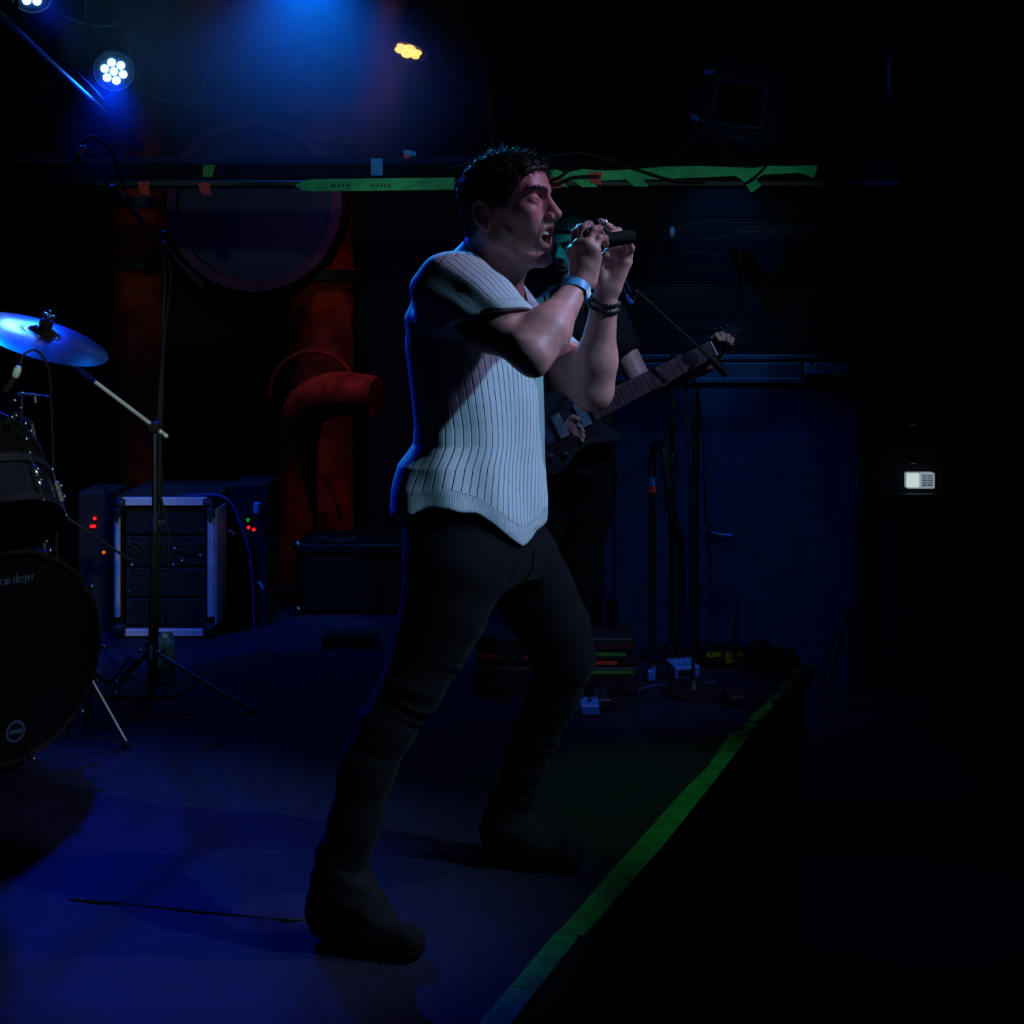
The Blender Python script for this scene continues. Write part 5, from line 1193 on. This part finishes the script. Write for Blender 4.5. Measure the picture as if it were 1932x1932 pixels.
boot('boot', A(963, 1560, 3.43), np.array([(945 - 966) / F * 3.42, 3.45, .042]), np.array([(1070 - 966) / F * 3.40, 3.38, .036]), 0, .05)

# microphone held in the hands
mic = empty('microphone', P(1130, 456, 3.07), 'black handheld microphone gripped between the singer\'s two cupped hands', 'microphone')
ma, mbb = P(1100, 459, 3.055), P(1182, 448, 3.09); md = (mbb - ma).normalized()
mb = MB(); mb.lathe(ma, md, [(.001, -.028), (.012, -.025), (.020, -.016), (.0245, -.004), (.0245, .004), (.021, .020), (.018, .028)], 24); mb.build('grille', 'mic_black', mic, True)
mb = MB(); mb.lathe(ma, md, [(.0185, .028), (.0175, .034), (.0165, .07), (.0150, .11), (.013, .122)], 24); mb.build('handle', 'mic_black', mic, True)
mb = MB(); mb.lathe(ma, md, [(.0253, -.002), (.0258, 0), (.0253, .002), (.0240, .002), (.0240, -.002)], 24, closed=True); mb.build('grille_ring', 'mic_black', mic, True)

# ---------------------------------------------------------------- guitarist
GY = 5.35
def G(px, py, d=0): return A(px, py, GY + d)
gp = empty('person', P(1062, 1245, 5.36), 'long-haired guitarist in black clothes standing behind the singer, playing an electric guitar', 'person')
H2 = Frame(G(1083, 466), math.radians(-128), math.radians(-4), math.radians(4), 1.0)
S = SDF(); head_sdf(S, H2, .15, False)
nb2 = G(1078, 548, .05)
S.u(rc(H2.p(-.02, 0, -.06), nb2, .056, .062), .03)
A1s, A1e, A1w = G(1148, 600), G(1212, 728, -.08), G(1334, 690, -.24)
S.u(rc(nb2, A1s, .06, .06), .03).u(rc(A1s, A1e, .052, .043), .03).u(rc(A1e, A1e * .65 + A1w * .35, .043, .043), .02).u(rc(A1e * .65 + A1w * .35, A1w, .042, .026), .02)
B1s, B1e, B1w = G(1008, 604), G(985, 730, -.1), G(1062, 800, -.26)
S.u(rc(nb2, B1s, .06, .06), .03).u(rc(B1s, B1e, .052, .043), .03).u(rc(B1e, B1w, .043, .026), .02)
hm = [G(1348, 662, -.27), G(1356, 656, -.27), G(1364, 651, -.27), G(1371, 648, -.27)]
hf = [[G(1345, 638, -.28), G(1352, 632, -.30), G(1358, 642, -.32)], [G(1357, 632, -.29), G(1363, 630, -.31), G(1366, 642, -.32)],
      [G(1368, 634, -.29), G(1374, 634, -.31), G(1374, 645, -.32)], [G(1378, 638, -.28), G(1382, 640, -.3), G(1380, 650, -.31)]]
hand(S, A1w * .5 + G(1346, 680, -.25) * .5, hm, hf, [G(1346, 676, -.24), G(1338, 662, -.24), G(1336, 650, -.25)])
hm2 = [G(1076, 798, -.28), G(1080, 804, -.28), G(1083, 811, -.28), G(1084, 818, -.28)]
hf2 = [[G(1090, 800, -.29), G(1097, 806, -.3)], [G(1094, 808, -.29), G(1100, 814, -.3)], [G(1096, 816, -.29), G(1101, 823, -.3)], [G(1096, 825, -.29), G(1099, 832, -.3)]]
hand(S, B1w, hm2, hf2, [G(1070, 794, -.27), G(1082, 788, -.29), G(1090, 790, -.3)])
V, Q = nets(S, G(940, 860, -.5), G(1420, 385, .4) + np.array([0, 0, 0]), .0048)
from_arrays('body', V, Q, 'skin', gp, attrs={'col': ('FLOAT_COLOR', skin_colour(V, H2, (.46, .30, .25)))})
build_hair('hair', H2, gp, 500, 9)
mb = MB(); rg = random.Random(4)
for i in range(130):
    a = rg.uniform(1.7, 4.6); r = .085; st = H2.p(r * math.cos(a) * 1.0, .82 * r * math.sin(a), .02 + rg.uniform(-.03, .05))
    sx = 14 if rg.random() < .6 else -18
    ex = 1083 + rg.uniform(-42, 34); end = G(ex, rg.uniform(585, 640), .06 - rg.uniform(0, .19))
    md_ = (Vector(st) + Vector(end)) / 2 + Vector(((end[0] - H2.o[0]) * .35, rg.uniform(-.02, .03), -.01))
    mb.tube(spline([st, md_, end], 5), [.0045] * 10 + [.001], 5)
o = mb.build('long_hair', 'hair', gp, True); o['kind'] = 'stuff'
trow = rows_px([(560, 1040, 1115), (585, 985, 1165), (620, 980, 1168), (700, 996, 1152), (800, 1002, 1152), (870, 998, 1156), (900, 1000, 1158), (930, 1008, 1150)], GY, .18)
S = SDF(); S.u(cut(loft(trow, GY + .03, math.radians(-100), .19, .12), half(G(1080, 905), (0, 0, -1)), .01), .02)
S.u(cut(rc(A1s, A1s * .3 + A1e * .7, .07, .066), half(A1s * .45 + A1e * .55, A1e - A1s), .006), .03)
S.u(cut(rc(B1s, B1s * .3 + B1e * .7, .07, .066), half(B1s * .45 + B1e * .55, B1e - B1s), .006), .03)
g_ = S.full; S = SDF(); S.u(lambda p: g_(p) + .004 * np.sin(p[:, 0] * 50 + p[:, 2] * 34), .01)
V, Q = nets(S, G(940, 960, -.3), G(1230, 520, .4), .008); from_arrays('shirt', V, Q, 'dark_shirt', gp)
S = SDF(); S.u(chain([G(1118, 890), G(1114, 960), G(1100, 1050), G(1092, 1100), G(1080, 1180), G(1074, 1222, -.02)], [.088, .085, .066, .060, .052, .052], .03), .03)
S.u(chain([G(1040, 890), G(1032, 960), G(1014, 1050), G(1006, 1120), G(998, 1180), G(992, 1222)], [.088, .085, .066, .058, .052, .052], .03), .03)
S.u(ell(G(1080, 900), (.155, .11, .09)), .04)
V, Q = nets(S, G(930, 1250, -.3), G(1200, 840, .4), .008); from_arrays('trousers', V, Q, 'jeans', gp)
for ax_, ay_ in ((1072, -.0), (990, .04)):
    mb = MB(); c = Vector(((ax_ - 966) / F * GY, GY + ay_, 0)); d = Vector((-.25, -.97, 0)); s_ = Vector((.97, -.25, 0))
    out = [(-.08, -.035), (-.05, -.045), (.02, -.04), (.10, -.048), (.16, -.040), (.185, -.015), (.185, .015), (.16, .040), (.10, .045), (.02, .038), (-.05, .042), (-.08, .035)]
    mb.prism(out, c + Vector((0, 0, .001)), s_ * -1, d, .03) if False else None
    ps = [(.055, 0), (.057, .025), (.050, .05), (.045, .09)]
    mb2 = MB(); mb2.sphere(c + d * .09 + Vector((0, 0, .045)), .05, 14, 8, (1, 2.2, .8), Matrix((s_, d, Vector((0, 0, 1)))).transposed()); mb2.cyl(c + Vector((0, 0, .03)), c + Vector((0, 0, .12)), .056, .054, 14)
    sh = mb2.build('shoe', 'boot', gp, True)
    m3 = MB(); m3.sphere(c + d * .085 + Vector((0, 0, .013)), .054, 14, 6, (1, 2.15, .22), Matrix((s_, d, Vector((0, 0, 1)))).transposed()); m3.build('sole', 'sole', sh, True)

# electric guitar
gt = empty('electric_guitar', P(1080, 840, 5.05), 'dark electric guitar with pale pickups and long fretted neck held across the guitarist', 'guitar')
gy = 5.06
o = P(1035, 814, gy); nut = P(1347, 657, gy); ux = (nut - o).normalized(); uz = Vector((0, -1, 0)); uz = (uz - ux * uz.dot(ux)).normalized(); uy = uz.cross(ux) ; LN = (nut - o).length
if uy.z < 0: uy = -uy
def gpnt(x, y, z=0): return o + ux * x + uy * y + uz * z
out = [(-.12, .02), (-.115, .09), (-.07, .145), (-.01, .155), (.05, .125), (.10, .115), (.16, .125), (.22, .15), (.245, .14), (.21, .095), (.185, .05), (.185, -.04), (.20, -.09), (.235, -.125), (.225, -.14), (.17, -.125), (.11, -.105), (.05, -.115), (-.01, -.145), (-.07, -.14), (-.11, -.09), (-.12, -.03)]
sm = [tuple(v)[:2] for v in spline([(a, b, 0) for a, b in out] + [(out[0][0], out[0][1], 0)], 3)][:-1]
mb = MB(); mb.prism(sm, gpnt(0, 0, -.032), ux, uy, .032); mb.build('guitar_body', 'guitar_body', gt)
mb = MB(); mb.prism([(-.06, -.02), (.0, -.10), (.08, -.085), (.16, -.085), (.175, -.03), (.1, -.045), (.02, -.045)], gpnt(0, 0, .0005), ux, uy, .002); mb.build('pickguard', 'black_plastic', gt)
R3 = Matrix((ux, uy, uz)).transposed()
for x_ in (.045, .135): mb = MB(); mb.box(gpnt(x_, 0, .008), (.036, .092, .014), R3, .003); pk = mb.build('pickup', 'pickup_cover', gt)
mb = MB(); mb.box(gpnt(-.01, 0, .008), (.035, .085, .014), R3, .003)
for i in range(6): mb.box(gpnt(-.012, -.032 + i * .0128, .018), (.02, .008, .008), R3, .001)
mb.build('bridge', 'chrome', gt)
for i, (x_, y_) in enumerate([(-.03, -.085), (.02, -.10), (-.075, -.07)]): mb = MB(); mb.lathe(gpnt(x_, y_, .002), uz, [(.011, 0), (.0115, .004), (.009, .014), (.006, .015)], 14); mb.build('knob', 'chrome', gt, True)
mb = MB(); mb.cyl(gpnt(-.125, 0, -.016), gpnt(-.14, 0, -.016), .005, .008, 10); mb.cyl(gpnt(.243, .146, -.016), gpnt(.255, .152, -.016), .005, .008, 10); mb.build('strap_button', 'chrome', gt)
w0, w1 = .040, .028
mb = MB(); mb.add([gpnt(.17, -w0, 0), gpnt(.17, w0, 0), gpnt(LN, w1, 0), gpnt(LN, -w1, 0), gpnt(.17, -w0, .008), gpnt(.17, w0, .008), gpnt(LN, w1, .008), gpnt(LN, -w1, .008), gpnt(.17, -w0 * .6, -.02), gpnt(.17, w0 * .6, -.02), gpnt(LN, w1 * .6, -.014), gpnt(LN, -w1 * .6, -.014)],
                  [(4, 5, 6, 7), (0, 3, 7, 4), (1, 5, 6, 2), (0, 8, 11, 3), (1, 2, 10, 9), (8, 9, 10, 11), (0, 4, 5, 1), (0, 1, 9, 8), (2, 6, 7, 3), (2, 3, 11, 10)])
nk = mb.build('neck', 'fret_wood', gt)
for i in range(1, 22):
    x_ = LN - LN * (1 - 2 ** (-i / 12)) ; x_ = LN - (LN) * (1 - 2 ** (-i / 12))
    if x_ < .18: break
    ww = w0 + (w1 - w0) * (x_ - .17) / (LN - .17)
    mb = MB(); mb.cyl(gpnt(x_, -ww, .0085), gpnt(x_, ww, .0085), .0016, n=6); mb.build('fret', 'steel', nk)
mb = MB()
for i in (3, 5, 7, 9, 12, 15):
    xa = LN * 2 ** (-i / 12); xb = LN * 2 ** (-(i - 1) / 12); mb.lathe(gpnt((xa + xb) / 2, 0, .008), uz, [(.0035, 0), (.0035, .0006)], 10)
mb.build('inlay_dots', 'chrome', nk)
mb = MB(); mb.box(gpnt(LN, 0, .006), (.005, .054, .01), R3); mb.build('nut', 'label_white', nk)
mb = MB(); mb.prism([(0, -.026), (.03, -.034), (.17, -.012), (.175, .01), (.15, .02), (.06, .048), (.02, .04), (0, .026)], gpnt(LN, 0, -.014), ux, uy, .014); hs = mb.build('headstock', 'guitar_body', gt)
for i in range(6):
    x_ = LN + .035 + i * .022; y_ = .034 - i * .005; mb = MB(); mb.cyl(gpnt(x_, y_ * .5, 0), gpnt(x_, y_ * .5, .012), .003, n=8); mb.cyl(gpnt(x_, y_, -.008), gpnt(x_, y_ + .022, -.008), .0022, n=6); mb.sphere(gpnt(x_, y_ + .026, -.008), .007, 8, 6, (1, 1, .6)); mb.build('tuning_peg', 'steel', hs)
mb = MB()
for i in range(6):
    a_ = -.026 + i * .0104; mb.tube([gpnt(-.01, a_, .019), gpnt(LN, a_ * .8, .012), gpnt(LN + .035 + i * .022, (.034 - i * .005) * .5, .010)], .0006, 4)
st = mb.build('strings', 'steel', gt); st['kind'] = 'stuff'
mb = MB(); mb.tube(spline([gpnt(-.135, 0, -.02), G(1000, 780, -.15), G(1000, 640, -.12), G(1040, 570, .02), G(1060, 556, .12), G(1120, 600, .15), G(1145, 700, .05), gpnt(.25, .15, -.02)], 6), .012, 6); mb.build('strap', 'black_cloth', gt, True)
# haze density shaped round the moving head so the glow fades outward
# ================================================================ further spots, mostly unseen ones added for single things, and haze
for px_, pw_ in ((320, 26), (640, 22), (820, 22), (1120, 30), (1400, 26)):
    spot('added_beam_spot', (((px_ - 966) / F * 6.5) * .6, 3.4, 2.42), P(px_, 332, 6.5), (.5, .85, 1.0), pw_ * 1.4, 17, 1.0, .05)  # unseen spots added along the beam to bring up its tapes
spot('amber_light', AMB + Vector((-.05, -.05, -.06)), (-1.5, 7.9, .2), (1, .2, .015), 5, 75, .8, .05)
spot('red_wash', (-1.2, 6.0, 3.1), (-1.7, 8.2, 1.0), (1, .10, .01), 2.6, 70, .8, .05)
spot('added_pipe_spot', (-.5, 6.3, 3.1), P(640, 735, 7.5), (1, .2, .012), 32, 18, 1.0, .05)  # added unseen spot, warms only the flared pipe
spot('added_edge_spot', (-.3, 4.7, 3.1), P(1270, 1500, 3.9), (.22, 1, .35), 48, 22, .9, .05)  # no fixture; added to bring up the green edge tape
spot('added_pedal_spot', (1.5, 2.6, 3.1), P(1180, 1285, 5.0), (.35, .42, 1), 150, 17, .9, .05)  # added from out of view to brighten the floor pedals
spot('added_guitar_spot', (1.5, 3.3, 3.1), (.42, 5.1, 1.15), (.40, .48, .95), 160, 19, .9, .05)  # extra unseen spot added so the guitar neck shows
spot('guitarist_teal', (.9, 4.3, 3.1), (.2, 5.35, 1.55), (.01, .55, .85), 75, 24, .7, .05)
spot('added_door_spot', (2.3, 4.9, 3.1), P(1400, 1150, 8.7), (.01, .12, 1), 40, 27, .45, .05)  # added blue spot, cone shaped to the lower door
spot('added_lintel_spot', (1.35, 8.28, 3.15), P(1350, 695, 8.66), (.005, .26, 1), 60, 38, .9, .05)  # added unseen spot grazing down the lintel
spot('added_lintel_front_spot', (1.9, 5.4, 3.1), P(1360, 690, 8.7), (.005, .22, 1), 95, 10, 1.0, .05)  # second added spot, narrow, brightens the lintel from the front
spot('drum_light', (.6, 1.2, 3.1), (-1.45, 4.6, .98), (.75, 1, .8), 300, 19, .9, .05)
spot('cymbal_light', P(100, -160, 5.6), (-1.45, 4.45, 1.2), (0, .05, 1), 130, 30, .8, .05)
spot('added_cymbal_spot', P(150, 20, 6.6), P(60, 615, 4.5), (.06, .28, 1), 150, 9, .8, .07)  # unseen spot added at the mirror angle for the cymbal highlight
spot('added_rack_spot', (-2.4, 3.6, 3.1), (-1.4, 5.7, .3), (.0, .08, 1), 340, 24, .8, .05)  # blue spot added out of view to colour the rack edges
spot('added_speaker_spot', (.3, 5.2, 2.6), P(1380, 200, 7.4), (.01, .18, 1), 8, 30, .8, .05)  # weak added wash so the hung speaker stands out
spot('haze_light', P(580, -100, 6.5), P(580, 600, 6.9), (0, .13, 1), 105, 130, 1.0, .05)
h = bpy.data.materials.new('haze'); h.use_nodes = True; nt = h.node_tree; nt.nodes.clear()
vo = nt.nodes.new('ShaderNodeVolumeScatter'); tc = nt.nodes.new('ShaderNodeTexCoord'); vs_ = nt.nodes.new('ShaderNodeVectorMath'); vs_.operation = 'DISTANCE'; vs_.inputs[1].default_value = P(580, -100, 6.5)
nt.links.new(tc.outputs['Object'], vs_.inputs[0]); mr_ = nt.nodes.new('ShaderNodeMapRange'); mr_.interpolation_type = 'SMOOTHSTEP'; mr_.inputs[1].default_value = .1; mr_.inputs[2].default_value = 1.3; mr_.inputs[3].default_value = .5; mr_.inputs[4].default_value = .005
nt.links.new(vs_.outputs['Value'], mr_.inputs[0]); nt.links.new(mr_.outputs[0], vo.inputs['Density']); vo.inputs['Anisotropy'].default_value = .3; vo.inputs['Color'].default_value = (1, 1, 1, 1)
ou = nt.nodes.new('ShaderNodeOutputMaterial'); nt.links.new(vo.outputs[0], ou.inputs['Volume']); M['haze'] = h
mb = MB(); mb.box((-1.1, 7.0, 2.56), (3.6, 2.0, 1.35)); o = mb.build('haze', 'haze'); o['kind'] = 'stuff'; o['label'] = 'thin blue stage haze under the ceiling around the lamps'; o['category'] = 'haze'
